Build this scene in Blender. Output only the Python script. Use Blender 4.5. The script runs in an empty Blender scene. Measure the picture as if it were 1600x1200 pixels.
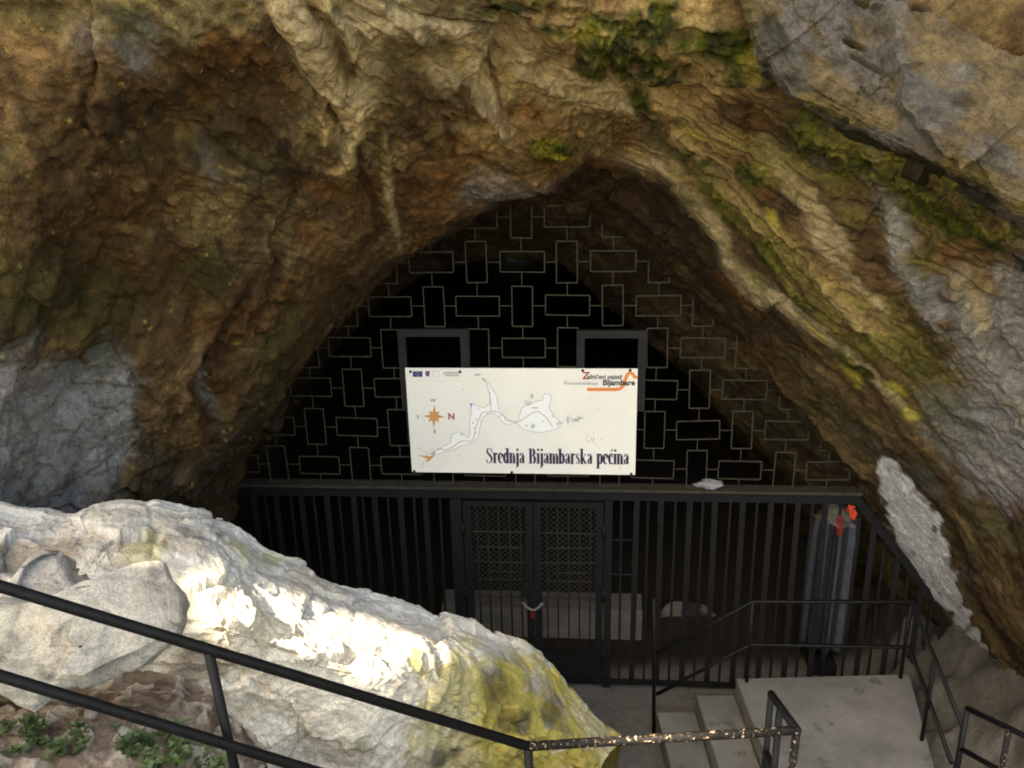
import bpy, math, random
import numpy as np
from mathutils import Vector, Matrix

random.seed(7); np.random.seed(7)
SC = bpy.context.scene
COL = SC.collection
rad = math.radians

# ------------------------------------------------------------------ camera, sky, sun, exposure
FPX = 1450.0                                   # focal length in pixels of a 1600 px wide frame
PITCH, ROLL = rad(20), rad(1.43)
CAM = np.array([0.0, 0.0, 5.66])
F_ = np.array([0, math.cos(PITCH), -math.sin(PITCH)])
R0 = np.array([1.0, 0, 0]); U0 = np.array([0, math.sin(PITCH), math.cos(PITCH)])
R_ = math.cos(ROLL) * R0 - math.sin(ROLL) * U0
U_ = math.sin(ROLL) * R0 + math.cos(ROLL) * U0
cd = bpy.data.cameras.new('camera'); cam = bpy.data.objects.new('camera', cd); COL.objects.link(cam)
cd.sensor_width = 36; cd.lens = 36 * FPX / 1600; cd.clip_end = 500; cd.clip_start = .05
cam.matrix_world = Matrix(((R_[0], U_[0], -F_[0], CAM[0]), (R_[1], U_[1], -F_[1], CAM[1]),
                           (R_[2], U_[2], -F_[2], CAM[2]), (0, 0, 0, 1)))
SC.camera = cam

SUN_DIR = Vector((-.42, -.45, .79)).normalized()      # towards the sun
sun_el = math.asin(SUN_DIR.z); sun_az = math.atan2(SUN_DIR.x, SUN_DIR.y)
W = bpy.data.worlds.new('World'); SC.world = W; W.use_nodes = True
wn = W.node_tree; bg = wn.nodes['Background']
sky = wn.nodes.new('ShaderNodeTexSky'); sky.sky_type = 'NISHITA'; sky.sun_disc = False
sky.sun_elevation = sun_el; sky.sun_rotation = sun_az
sky.air_density = 1.0; sky.dust_density = 3.0; sky.ozone_density = 0.6
wn.links.new(sky.outputs[0], bg.inputs[0]); bg.inputs[1].default_value = 0.15
sl = bpy.data.lights.new('sun', 'SUN'); sl.energy = 5.0; sl.angle = rad(.4); sl.color = (1, .94, .84)
so = bpy.data.objects.new('sun', sl); COL.objects.link(so); so.location = (-20, -12, 25)
so.rotation_euler = SUN_DIR.to_track_quat('Z', 'Y').to_euler()
SC.view_settings.view_transform = 'Standard'; SC.view_settings.look = 'None'
SC.view_settings.gamma = 1; SC.view_settings.exposure = 2.35
SC.view_settings.use_white_balance = True; SC.view_settings.white_balance_temperature = 8200; SC.view_settings.white_balance_tint = 4
SC.cycles.use_denoising = True
SC.cycles.max_bounces = 6; SC.cycles.diffuse_bounces = 4
SC.cycles.filter_width = 1.85

# ------------------------------------------------------------------ points on the place
def ray(px, py): return F_ + R_ * (px - 800) / FPX + U_ * (600 - py) / FPX
def PY(px, py, Y):                               # the place's point at forward distance Y
    D = ray(px, py); return CAM + D * (Y / D[1])
def PZ(px, py, z):                               # ... at height z
    D = ray(px, py); return CAM + D * ((z - CAM[2]) / D[2])
def PD(px, py, d): return CAM + ray(px, py) * d
def to_chart(P):
    d = P - CAM; k = d @ F_; k = np.where(np.abs(k) < .3, .3, k)
    return 800 + FPX * (d @ R_) / k, 600 - FPX * (d @ U_) / k
PSI = rad(-5); GD = 7.3                           # the gate's plane: turned 5 degrees, 7.3 m ahead
GN = np.array([-math.sin(PSI), math.cos(PSI), 0]); GU = np.array([math.cos(PSI), math.sin(PSI), 0])
def gp(px, py, off=0.0):                          # gate plane (u, z); off = metres behind it
    D = ray(px, py); t = (GD * GN[1] + off) / (D @ GN); P = CAM + D * t
    return float((P - np.array([0, GD, 0])) @ GU), float(P[2])

# ------------------------------------------------------------------ noise
def _h(ix, iy, iz, s):
    h = (ix * np.int64(374761393) + iy * np.int64(668265263) + iz * np.int64(2147483647) + s * np.int64(144269504)) & 0xffffffff
    h = ((h ^ (h >> 13)) * np.int64(1274126177)) & 0xffffffff
    h = ((h ^ (h >> 15)) * np.int64(2246822519)) & 0xffffffff
    return ((h ^ (h >> 16)) & 0xffff).astype(np.float32) / 32767.5 - 1
def vn(P, s=0):
    i = np.floor(P).astype(np.int64); f = (P - i).astype(np.float32); u = f * f * f * (f * (f * 6 - 15) + 10)
    x, y, z = i[:, 0], i[:, 1], i[:, 2]; r = 0
    for dx in (0, 1):
        wx = u[:, 0] if dx else 1 - u[:, 0]
        for dy in (0, 1):
            wy = wx * (u[:, 1] if dy else 1 - u[:, 1])
            for dz in (0, 1):
                r = r + wy * (u[:, 2] if dz else 1 - u[:, 2]) * _h(x + dx, y + dy, z + dz, s)
    return r
def fbm(P, o=4, s=0, g=.5):
    r = 0; a = 1; t = 0
    for k in range(o):
        r = r + a * vn(P * (2.03 ** k) + 7.7 * k, s + k); t += a; a *= g
    return r / t * 1.6
def ridged(P, o=3, s=0):
    r = 0; a = 1; t = 0
    for k in range(o):
        n = 1 - np.abs(vn(P * (2.07 ** k) + 3.1 * k, s + k)) * 1.6; r = r + a * n; t += a; a *= .5
    return r / t
def facets(P, sc, seed):                             # broken planes: each cell of stone tilts its own way; also the distance to the joint
    q = P * sc; b = np.floor(q - .5).astype(np.int64); n = len(q); d1 = np.full(n, 9., np.float32); d2 = np.full(n, 9., np.float32); v = np.zeros(n, np.float32)
    for dx in (0, 1):
        for dy in (0, 1):
            for dz in (0, 1):
                x, y, z = b[:, 0] + dx, b[:, 1] + dy, b[:, 2] + dz
                e = [(q[:, a] - (c_ + .5)).astype(np.float32) - .42 * _h(x, y, z, seed + a) for a, c_ in enumerate((x, y, z))]
                dd = np.sqrt(e[0] ** 2 + e[1] ** 2 + e[2] ** 2); g = e[0] * _h(x, y, z, seed + 5) + e[1] * _h(x, y, z, seed + 6) + e[2] * _h(x, y, z, seed + 7) + .35 * _h(x, y, z, seed + 8)
                m = dd < d1; d2 = np.where(m, d1, np.minimum(d2, dd)); v = np.where(m, g, v); d1 = np.where(m, dd, d1)
    return v / sc, d2 - d1
def sst(a, b, x):
    t = np.clip((x - a) / (b - a), 0, 1); return t * t * (3 - 2 * t)
def mix(a, b, w): return a + (np.asarray(b) - a) * w[:, None]

# ------------------------------------------------------------------ mesh helpers
def tag(o, label=None, cat=None, group=None, kind=None):
    for k, v in (('label', label), ('category', cat), ('group', group), ('kind', kind)):
        if v: o[k] = v
    return o
def empty(name, loc=(0, 0, 0), rz=0):
    o = bpy.data.objects.new(name, None); COL.objects.link(o); o.location = loc; o.rotation_euler = (0, 0, rz); o.empty_display_size = .2
    return o
def link(name, me, mat=None, parent=None, smooth=False):
    if mat and not me.materials: me.materials.append(mat)
    if smooth: me.shade_smooth()
    o = bpy.data.objects.new(name, me); COL.objects.link(o)
    if parent: o.parent = parent
    return o
def grid_mesh(name, P, nr, nc, col=None, closed=False, flip=False):
    me = bpy.data.meshes.new(name); n = nr * nc
    r = np.arange(nr - 1)[:, None]; c = np.arange(nc if closed else nc - 1)[None, :]; c2 = (c + 1) % nc
    q = np.stack([r * nc + c, r * nc + c2, (r + 1) * nc + c2, (r + 1) * nc + c], -1).reshape(-1, 4)
    if flip: q = q[:, ::-1]
    me.vertices.add(n); me.vertices.foreach_set('co', P.astype(np.float32).ravel())
    me.loops.add(q.size); me.loops.foreach_set('vertex_index', q.astype(np.int32).ravel())
    me.polygons.add(len(q)); me.polygons.foreach_set('loop_start', np.arange(0, q.size, 4, dtype=np.int32))
    me.update(calc_edges=True); me.validate()
    if col is not None:
        a = me.color_attributes.new('Col', 'FLOAT_COLOR', 'POINT')
        cc = np.ones((n, 4), np.float32); cc[:, :3] = np.clip(col, .004, 1); a.data.foreach_set('color', cc.ravel())
    me.shade_smooth()
    return me
def cr(A, t):                                     # Catmull-Rom along axis 0 at parameters t
    n = len(A); i = np.clip(np.floor(t).astype(int), 0, n - 2); f = (t - i).reshape((-1,) + (1,) * (A.ndim - 1))
    g = lambda k: A[np.clip(k, 0, n - 1)]
    p0, p1, p2, p3 = g(i - 1), g(i), g(i + 1), g(i + 2)
    p0 = np.where((i - 1 < 0).reshape(f.shape), 2 * p1 - p2, p0); p3 = np.where((i + 2 > n - 1).reshape(f.shape), 2 * p2 - p1, p3)
    return .5 * (2 * p1 + (p2 - p0) * f + (2 * p0 - 5 * p1 + 4 * p2 - p3) * f ** 2 + (3 * p1 - p0 - 3 * p2 + p3) * f ** 3)
def net(rows, tr, tc):                            # rows: list of lists of (x,y,z,px,py); returns flat P, chart, params
    A = np.array(rows, float); B = cr(A, tr); B = np.swapaxes(cr(np.swapaxes(B, 0, 1), tc), 0, 1)
    nr, nc = len(tr), len(tc); P = B[..., :3]
    du = np.gradient(P, axis=1); dv = np.gradient(P, axis=0); N = np.cross(du, dv); N /= np.linalg.norm(N, axis=2, keepdims=True) + 1e-9
    TR, TC = np.meshgrid(tr, tc, indexing='ij')
    return P.reshape(-1, 3), N.reshape(-1, 3), B[..., 3].ravel(), B[..., 4].ravel(), TR.ravel(), TC.ravel(), nr, nc
def cy(px, py, Y): return (*PY(px, py, Y), px, py)
def cw(x, y, z):
    a, b = to_chart(np.array([[x, y, z]], float)); return (x, y, z, float(a[0]), float(b[0]))
def blob(px, py, cx, cyy, rx, ry, ang, wob, soft=.5):
    c, s = math.cos(rad(ang)), math.sin(rad(ang)); dx, dy = px - cx, py - cyy
    d = np.sqrt(((dx * c + dy * s) / rx) ** 2 + ((-dx * s + dy * c) / ry) ** 2) + wob
    return 1 - sst(1 - soft, 1 + soft * .3, d)
class MB:
    def __init__(s): s.v = []; s.f = []
    def add(s, v, f):
        n = len(s.v); s.v += [tuple(map(float, p)) for p in v]; s.f += [tuple(n + i for i in q) for q in f]
    def box(s, x0, x1, y0, y1, z0, z1):
        s.add([(x, y, z) for z in (z0, z1) for y in (y0, y1) for x in (x0, x1)],
              [(0, 2, 3, 1), (4, 5, 7, 6), (0, 1, 5, 4), (2, 6, 7, 3), (0, 4, 6, 2), (1, 3, 7, 5)])
    def bar(s, a, b, w, d=None, up=(0, 0, 1)):    # rectangular bar from a to b
        a, b = Vector(a), Vector(b); d = d or w; t = (b - a).normalized(); u = Vector(up)
        if abs(t.dot(u)) > .95: u = Vector((0, 1, 0))
        r = t.cross(u).normalized(); u = r.cross(t)
        s.add([p + r * sx * w / 2 + u * sy * d / 2 for p in (a, b) for sx, sy in ((-1, -1), (1, -1), (1, 1), (-1, 1))],
              [(3, 2, 1, 0), (4, 5, 6, 7), (0, 1, 5, 4), (1, 2, 6, 5), (2, 3, 7, 6), (3, 0, 4, 7)])
    def tube(s, pts, r, n=10, cap=True):
        pts = [Vector(p) for p in pts]; m = len(pts); v = []; f = []; up = Vector((0, 0, 1))
        for i, p in enumerate(pts):
            t = ((pts[min(i + 1, m - 1)] - p).normalized() + (p - pts[max(i - 1, 0)]).normalized()).normalized()
            u = up if abs(t.dot(up)) < .95 else Vector((0, 1, 0))
            x = t.cross(u).normalized(); y = x.cross(t); k = 1
            if 0 < i < m - 1: k = 1 / max(.5, t.dot((p - pts[i - 1]).normalized()))
            rr = (r[i] if isinstance(r, (list, tuple)) else r)
            v += [p + x * rr * k * math.cos(a * 2 * math.pi / n) + y * rr * math.sin(a * 2 * math.pi / n) for a in range(n)]
        for i in range(m - 1):
            f += [(i * n + a, i * n + (a + 1) % n, (i + 1) * n + (a + 1) % n, (i + 1) * n + a) for a in range(n)]
        if cap: f += [tuple(range(n - 1, -1, -1)), tuple((m - 1) * n + a for a in range(n))]
        s.add(v, f)
    def mesh(s, name):
        me = bpy.data.meshes.new(name); me.from_pydata(s.v, [], s.f); me.update(); return me
    def build(s, name, mat, parent=None, smooth=False): return link(name, s.mesh(name), mat, parent, smooth)

# ------------------------------------------------------------------ materials
def new_mat(name):
    m = bpy.data.materials.new(name); m.use_nodes = True; nt = m.node_tree; b = nt.nodes['Principled BSDF']
    def N(t, **k):
        n = nt.nodes.new(t)
        for a, v in k.items():
            if a in n.inputs: n.inputs[a].default_value = v
            else: setattr(n, a, v)
        return n
    return m, nt, b, N, nt.links.new
def noise(N, L, scale, detail=6, rough=.6, coord=None, dist=0):
    n = N('ShaderNodeTexNoise'); n.inputs['Scale'].default_value = scale; n.inputs['Detail'].default_value = detail
    n.inputs['Roughness'].default_value = rough; n.inputs['Distortion'].default_value = dist
    if coord: L(coord, n.inputs['Vector'])
    return n
def ramp(N, L, fac, stops):
    r = N('ShaderNodeValToRGB'); e = r.color_ramp.elements
    while len(e) < len(stops): e.new(.5)
    for q, (p, c) in zip(e, stops): q.position = p; q.color = (*c, 1) if len(c) == 3 else c
    L(fac, r.inputs[0]); return r
def mulrgb(N, L, a, b, fac=1, mode='MULTIPLY'):
    m = N('ShaderNodeMix'); m.data_type = 'RGBA'; m.blend_type = mode; m.inputs[0].default_value = fac
    L(a, m.inputs[6])
    if hasattr(b, 'links'): L(b, m.inputs[7])
    else: m.inputs[7].default_value = (*b, 1)
    return m.outputs[2]
def rock_material(name, bump=.5, rough=(.55, .95), bscale=1.0, k=1.0):
    m, nt, b, N, L = new_mat(name)
    tc = N('ShaderNodeTexCoord').outputs['Object']
    at = N('ShaderNodeAttribute'); at.attribute_name = 'Col'
    n1 = noise(N, L, 26 * bscale, 5, .68, tc); n2 = noise(N, L, 110 * bscale, 2, .6, tc); n3 = noise(N, L, 7 * bscale, 4, .6, tc)
    r1 = ramp(N, L, n1.outputs[0], [(.25, (1 - .5 * k, 1 - .52 * k, 1 - .54 * k)), (.5, (1, 1, 1)), (.78, (1 + .55 * k, 1 + .5 * k, 1 + .42 * k))])
    r3 = ramp(N, L, n3.outputs[0], [(.3, (1 - .32 * k, 1 - .34 * k, 1 - .38 * k)), (.55, (1, 1, 1)), (.75, (1 + .25 * k, 1 + .22 * k, 1 + .2 * k))])
    c = mulrgb(N, L, at.outputs[0], r1.outputs[0]); c = mulrgb(N, L, c, r3.outputs[0])
    r2 = ramp(N, L, n2.outputs[0], [(.3, (.72, .72, .72)), (.6, (1.1, 1.1, 1.1))])
    c = mulrgb(N, L, c, r2.outputs[0]); L(c, b.inputs['Base Color']); b.inputs['Specular IOR Level'].default_value = .14
    rr = N('ShaderNodeMapRange'); L(n3.outputs[0], rr.inputs[0]); rr.inputs[1].default_value = .35; rr.inputs[2].default_value = .6
    rr.inputs[3].default_value = rough[0]; rr.inputs[4].default_value = rough[1]; L(rr.outputs[0], b.inputs['Roughness'])
    ad = N('ShaderNodeMath', operation='ADD'); L(n1.outputs[0], ad.inputs[0])
    mu = N('ShaderNodeMath', operation='MULTIPLY'); L(n2.outputs[0], mu.inputs[0]); mu.inputs[1].default_value = .35; L(mu.outputs[0], ad.inputs[1])
    bp = N('ShaderNodeBump'); bp.inputs['Strength'].default_value = bump; bp.inputs['Distance'].default_value = .045
    L(ad.outputs[0], bp.inputs['Height']); L(bp.outputs[0], b.inputs['Normal'])
    return m
def plain(name, col, rough=.6, var=.35, scale=14, metal=0, bump=.15, spots=None, bscale=None):
    m, nt, b, N, L = new_mat(name); tc = N('ShaderNodeTexCoord').outputs['Object']
    n1 = noise(N, L, scale, 7, .65, tc)
    lo = tuple(x * (1 - var) for x in col); hi = tuple(min(1, x * (1 + var)) for x in col)
    c = ramp(N, L, n1.outputs[0], [(.3, lo), (.7, hi)]).outputs[0]
    if spots:
        n2 = noise(N, L, spots[1], 5, .7, tc); k = ramp(N, L, n2.outputs[0], [(spots[2], (0, 0, 0)), (spots[2] + .06, (1, 1, 1))])
        mm = N('ShaderNodeMix'); mm.data_type = 'RGBA'; L(k.outputs[0], mm.inputs[0]); L(c, mm.inputs[6]); mm.inputs[7].default_value = (*spots[0], 1); c = mm.outputs[2]
    L(c, b.inputs['Base Color']); b.inputs['Roughness'].default_value = rough; b.inputs['Metallic'].default_value = metal
    if bump:
        n3 = noise(N, L, bscale or scale * 5, 5, .6, tc); bp = N('ShaderNodeBump'); bp.inputs['Strength'].default_value = bump; bp.inputs['Distance'].default_value = .01
        L(n3.outputs[0], bp.inputs['Height']); L(bp.outputs[0], b.inputs['Normal'])
    return m
M = {}
M['cave'] = rock_material('cave_rock', .6)
M['lime'] = rock_material('pale_limestone', .4, (.8, .95), .9, .5)
M['iron'] = plain('black_painted_iron', (.012, .012, .0125), .6, .4, 30, 0, .25, ((.10, .095, .09), 45, .68))
M['rail'] = plain('black_rail_paint', (.007, .007, .0075), .4, .4, 25, 0, .3, ((.12, .06, .04), 60, .72))
M['worn_rail'] = plain('worn_rusty_rail_paint', (.010, .009, .008), .42, .4, 25, 0, .6, ((.48, .33, .23), 70, .585))
M['grille'] = plain('dusty_grille_rod', (.044, .041, .029), .7, .4, 25, 0, .1)
M['wframe'] = plain('grey_window_frame', (.019, .0185, .019), .6, .3, 12, 0, .1)
M['conc'] = plain('stair_concrete', (.155, .15, .138), .9, .34, 2.2, 0, .4, ((.095, .095, .075), 5, .60), 60)
M['concd'] = plain('old_concrete', (.18, .158, .13), .9, .3, 4, 0, .4, ((.24, .21, .17), 7, .6), 40)
M['white'] = plain('sign_board_white', (.85, .82, .75), .42, .06, 1.1, 0, 0, ((.62, .60, .52), 11, .71))

for k_ in ('iron', 'rail', 'worn_rail', 'grille', 'wframe'): M[k_].node_tree.nodes['Principled BSDF'].inputs['Specular IOR Level'].default_value = .14
def flat(name, c, rough=.5, metal=0):
    m = bpy.data.materials.new(name); m.use_nodes = True; b = m.node_tree.nodes['Principled BSDF']
    b.inputs['Base Color'].default_value = (*c, 1); b.inputs['Roughness'].default_value = rough; b.inputs['Metallic'].default_value = metal
    return m
def leaf_mat(name, c1, c2):
    m, nt, b, N, L = new_mat(name); tc = N('ShaderNodeTexCoord').outputs['Object']
    n = noise(N, L, 5, 3, .6, tc); r = ramp(N, L, n.outputs[0], [(.35, c1), (.65, c2)]); L(r.outputs[0], b.inputs['Base Color'])
    b.inputs['Roughness'].default_value = .55; return m
M['leaf'] = leaf_mat('herb_leaf', (.035, .062, .016), (.085, .125, .04))
M['tree_leaf'] = leaf_mat('tree_leaf', (.03, .065, .015), (.07, .12, .03))
M['bark'] = plain('bark', (.12, .09, .06), .9, .4, 8, 0, .6)

# colours of the stone itself
BROWN = np.array((.170, .108, .052)); DBROWN = np.array((.070, .042, .020)); TAN = np.array((.31, .225, .105)); OLIVE = np.array((.085, .078, .040))
GREY = np.array((.30, .295, .295)); CREAM = np.array((.44, .355, .215)); MOSS = np.array((.045, .052, .007)); DMOSS = np.array((.020, .023, .007))
YEL = np.array((.42, .36, .08)); RUST = np.array((.150, .070, .025)); WHITE = np.array((.70, .70, .72)); OCHRE = np.array((.38, .33, .10))

# ================================================================== THE SETTING
CRUST = ((1390, 735, 22), (1402, 765, 30), (1415, 800, 36), (1435, 835, 38), (1450, 868, 34), (1468, 900, 30), (1483, 930, 22), (1502, 962, 18), (1520, 990, 15), (1533, 1012, 12), (1545, 1035, 9), (1450, 825, 22), (1466, 860, 20))
# ---- rock face round the cave mouth: rings from deep in the tunnel outwards, each from the left floor over the crown to the right floor
def ring(pts): return [cy(*p) for p in pts]
rings = [
 [cw(.15 + .01 * k, 27, .3) for k in range(12)],
 [cw(*p) for p in ((-1.0, 26, -.6), (-1.1, 26, 0), (-1.1, 26, .6), (-.9, 26, 1.0), (-.6, 26, 1.3), (-.2, 26, 1.5), (.1, 26, 1.5), (.4, 26, 1.5), (.8, 26, 1.2), (1.1, 26, .9), (1.3, 26, .3), (1.4, 26, -.6))],
 [cw(*p) for p in ((-2.4, 13, -.6), (-2.5, 13, .6), (-2.4, 13, 1.6), (-2.1, 13, 2.4), (-1.4, 13, 2.9), (-.5, 13, 3.2), (.3, 13, 3.1), (1.0, 13, 2.8), (1.8, 13, 2.2), (2.4, 13, 1.4), (2.8, 13, .5), (3.0, 13, -.6))],
 ring([(400, 1150, 9), (400, 880, 9), (470, 650, 9), (560, 500, 9), (650, 430, 9), (750, 400, 8.8), (835, 395, 8.7), (905, 430, 8.6), (1000, 520, 8.6), (1110, 620, 8.6), (1250, 790, 8.7), (1390, 1060, 8.8)]),
 ring([(310, 1150, 7.7), (335, 810, 7.7), (402, 630, 7.6), (512, 460, 7.5), (615, 380, 7.4), (745, 322, 7.3), (835, 320, 7.3), (915, 330, 7.25), (1050, 425, 7.2), (1160, 560, 7.15), (1340, 770, 7.1), (1550, 1075, 7.0)]),
 ring([(335, 1160, 7.05), (366, 812, 7.05), (432, 655, 6.98), (545, 488, 6.92), (640, 402, 6.85), (752, 335, 6.65), (845, 300, 6.75), (950, 238, 6.35), (1105, 335, 6.05), (1240, 485, 5.95), (1470, 760, 6.0), (1640, 1090, 5.8)]),
 ring([(190, 1170, 6.0), (240, 815, 5.9), (325, 610, 5.75), (440, 415, 5.65), (540, 290, 5.6), (700, 225, 5.7), (850, 220, 5.75), (1000, 188, 5.75), (1185, 300, 5.6), (1370, 450, 5.45), (1570, 640, 5.4), (1740, 930, 5.2)]),
 ring([(0, 1170, 5.5), (80, 830, 5.4), (130, 570, 5.25), (240, 310, 5.1), (395, 140, 5.0), (620, 105, 5.1), (835, 105, 5.25), (1030, 115, 5.3), (1280, 245, 5.2), (1490, 345, 5.0), (1690, 490, 4.8), (1860, 800, 4.6)]),
 ring([(-260, 1170, 4.8), (-150, 810, 4.6), (-120, 490, 4.4), (0, 160, 4.3), (215, -25, 4.3), (560, -15, 4.6), (815, -15, 4.85), (1060, -15, 4.9), (1350, 130, 4.85), (1590, 215, 4.65), (1800, 350, 4.4), (2000, 700, 4.2)]),
 [cw(*p) for p in ((-6.2, 4.2, 1.6), (-5.8, 4.1, 4.6), (-5.3, 4.2, 6.2), (-4.2, 4.3, 7.2), (-2.8, 4.6, 7.6), (-1.0, 5.0, 7.6), (.2, 5.2, 7.6), (1.4, 4.9, 7.6), (3.0, 4.7, 7.6), (4.2, 4.4, 7.6), (5.4, 4.0, 7.3), (6.6, 3.6, 5.2))],
 [cw(*p) for p in ((-9.5, 3.6, 3.0), (-8.8, 3.9, 6.0), (-8.0, 4.4, 8.2), (-6.5, 5.0, 9.6), (-4.2, 5.6, 10.2), (-1.8, 6.1, 10.4), (.2, 6.4, 10.5), (2.0, 5.0, 10.6), (4.0, 4.4, 10.8), (6.0, 4.2, 10.8), (8.0, 4.0, 10.2), (9.8, 3.4, 7))],
 [cw(*p) for p in ((-16, 3, 4), (-15, 5, 8), (-13, 8, 12), (-10, 9, 14), (-6, 10, 15), (-2, 10.5, 15), (1, 11, 15), (4, 11, 15), (7, 11.5, 15), (10, 11, 15), (13, 10, 14), (16, 8, 10))],
]
tr = np.concatenate([np.linspace(-1, 2, 30, endpoint=False), np.linspace(2, 3, 50, endpoint=False), np.linspace(3, 7.25, 470, endpoint=False), np.linspace(7.25, 10, 60)])
tc = np.linspace(0, 11, 880)
P, Nn, cx, cyy, TR, TC, nr, nc = net(rings, tr + 1, tc); TR = TR - 1
flp = np.mean((Nn * (CAM - P)).sum(1)[TR > 4]) < 0; Nn = -Nn if flp else Nn
S = np.stack([TR * .95, TC * .30, np.zeros_like(TR)], 1)
warp = fbm(P * .7, 3, 11)
S[:, 0] += warp * .35
flute = ridged(S * np.array([2.1, 1.0, 1]), 3, 5); flute2 = ridged(S * np.array([5.5, 2.2, 1]) + 9, 3, 6)
lump = fbm(P * .9, 4, 21); med = fbm(P * 3.2, 4, 31); fine = fbm(P * 11, 4, 41); fin2 = fbm(P * 34, 3, 47)
wob = med * .30 + fine * .22
inner = sst(3.6, 2.6, TR)
right = sst(780, 1000, cx)
mossm = np.zeros(len(P))
for b_ in ((905, 45, 130, 45, 8), (915, 90, 45, 32, 70), (1130, 85, 110, 45, 12), (1190, 100, 50, 30, 0), (1020, 40, 60, 40, 0), (1135, 320, 45, 18, 50), (1215, 405, 55, 16, 45), (1090, 255, 45, 20, 50),
           (1290, 235, 90, 55, 20), (1420, 285, 60, 30, 30), (1460, 320, 110, 40, 30), (1560, 360, 90, 35, 30), (1180, 270, 40, 26, 40), (1000, 160, 40, 18, 50), (860, 230, 40, 16, 0), (1250, 460, 60, 12, 45), (1330, 560, 60, 12, 40), (1010, 100, 70, 24, 10)):
    mossm = np.maximum(mossm, blob(cx, cyy, *b_, wob, .55))
strata = ridged(np.stack([cyy * .012 + med * .3, cx * .003, np.zeros_like(cx)], 1), 3, 77)
topz = sst(480, 260, cyy) * sst(1150, 850, cx)                # crown and upper left: folds hang obliquely instead of following the arch
al, ac = cx * .0082 + cyy * .0057, -cx * .0057 + cyy * .0082
obl = ridged(np.stack([ac * 1.5 + warp * .5, al * .42, warp * 0], 1), 3, 15); obl2 = ridged(np.stack([ac * 4.2 + med * .25, al * 1.3, warp * 0], 1), 3, 16)
fs = flute * (1 - topz) + obl * topz; fs2 = flute2 * (1 - topz) + obl2 * topz
fac, jnt = facets(P + med[:, None] * .06, 1.7, 301); fac2, jnt2 = facets(P + fine[:, None] * .03, 4.6, 331)
saw = S[:, 0] * 3.4 + med * .35 + fine * .12 + TC * .11; saw = saw - np.floor(saw); saw = saw * sst(1, .93, saw)   # overlapping bedding edges
d = lump * (.10 - .05 * right) + (fs - .45) * (.055 - .01 * right) * (1 - .8 * inner) + (fs2 - .45) * .035 * (1 - inner) + fac * (.12 - .04 * right) + fac2 * (.08 - .02 * right) - .009 * np.exp(-(jnt / .05) ** 2) + saw * .028 * right * (1 - inner) + med * .026 + fine * .013 + fin2 * .006
# folds, drapes and clefts one can pick out: (points on the face), half width, height, stone, strength
FOLDS = [
 ([(388, -20), (425, 55), (470, 105), (520, 146)], 9, -.16, DBROWN * .6, .8), ([(415, -20), (455, 40), (500, 90), (545, 132)], 30, .16, CREAM * .85, .95), ([(470, -10), (505, 50), (548, 98)], 9, -.10, DBROWN, .8),
 ([(498, -20), (535, 40), (572, 92)], 13, .12, CREAM * .8, .8), ([(530, 20), (556, 60), (576, 88)], 8, -.09, OLIVE * .7, .8), ([(560, -20), (640, 40), (590, 60)], 26, .09, CREAM * .75, .7),
 ([(590, -10), (660, 30), (730, 55), (790, 75)], 7, -.10, OLIVE * .6, .7), ([(545, 150), (548, 200), (532, 270)], 12, .09, TAN * 1.05, .85), ([(508, 150), (528, 190), (522, 260)], 5, -.10, DBROWN * .6, .8), ([(487, 150), (500, 180), (502, 210)], 5, .07, TAN, .7),
 ([(640, 130), (690, 175), (705, 240)], 6, -.08, DBROWN * .6, .7), ([(660, 60), (700, 110), (745, 150), (790, 210)], 9, .08, CREAM * .7, .65), ([(745, 90), (780, 150), (795, 215)], 5, -.07, DBROWN, .6), ([(600, 215), (612, 290), (606, 345)], 7, .07, TAN * .9, .6),
 ([(480, 300), (450, 380), (425, 470), (408, 520)], 12, -.15, DBROWN * .5, .6), ([(560, 240), (580, 300), (600, 345)], 7, -.10, DBROWN * .6, .5), ([(250, 330), (270, 420), (262, 560)], 12, -.09, DBROWN, .4), ([(380, 470), (350, 560), (320, 660)], 10, -.09, DBROWN * .7, .5), ([(330, 540), (300, 640), (290, 760)], 12, .08, BROWN * 1.2, .4),
 ([(930, 225), (1040, 262), (1105, 340), (1175, 432), (1285, 515), (1345, 562)], 9, .10, CREAM * .75, .75), ([(1000, 150), (1030, 215), (1080, 270), (1115, 320)], 9, -.10, DMOSS, .7), ([(1060, 210), (1150, 290), (1230, 370), (1300, 440), (1400, 540)], 12, .09, TAN * 1.1, .7),
 ([(1110, 250), (1190, 330), (1270, 410)], 7, -.08, DMOSS, .6), ([(1345, 235), (1375, 300), (1405, 380), (1440, 450)], 12, .09, GREY * 1.2, .8), ([(1300, 450), (1400, 560), (1500, 640)], 8, .07, CREAM * .8, .5), ([(1330, 500), (1430, 590), (1540, 700)], 9, -.09, DBROWN, .5), ([(1400, 610), (1500, 740), (1590, 860)], 9, -.07, OLIVE, .5),
 ([(1500, 430), (1520, 500), (1580, 600), (1640, 680)], 10, .08, CREAM * .8, .6), ([(1240, 560), (1320, 640), (1400, 760)], 12, -.06, OLIVE * .7, .5), ([(1180, 560), (1270, 660), (1350, 740)], 12, .06, TAN * .8, .4), ([(735, 150), (780, 195), (800, 225)], 6, .06, CREAM * .8, .6), ([(820, 130), (900, 160), (1005, 172)], 9, .07, CREAM * .8, .6), ([(880, 185), (950, 195), (1010, 205)], 7, -.07, DBROWN, .6)]
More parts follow.
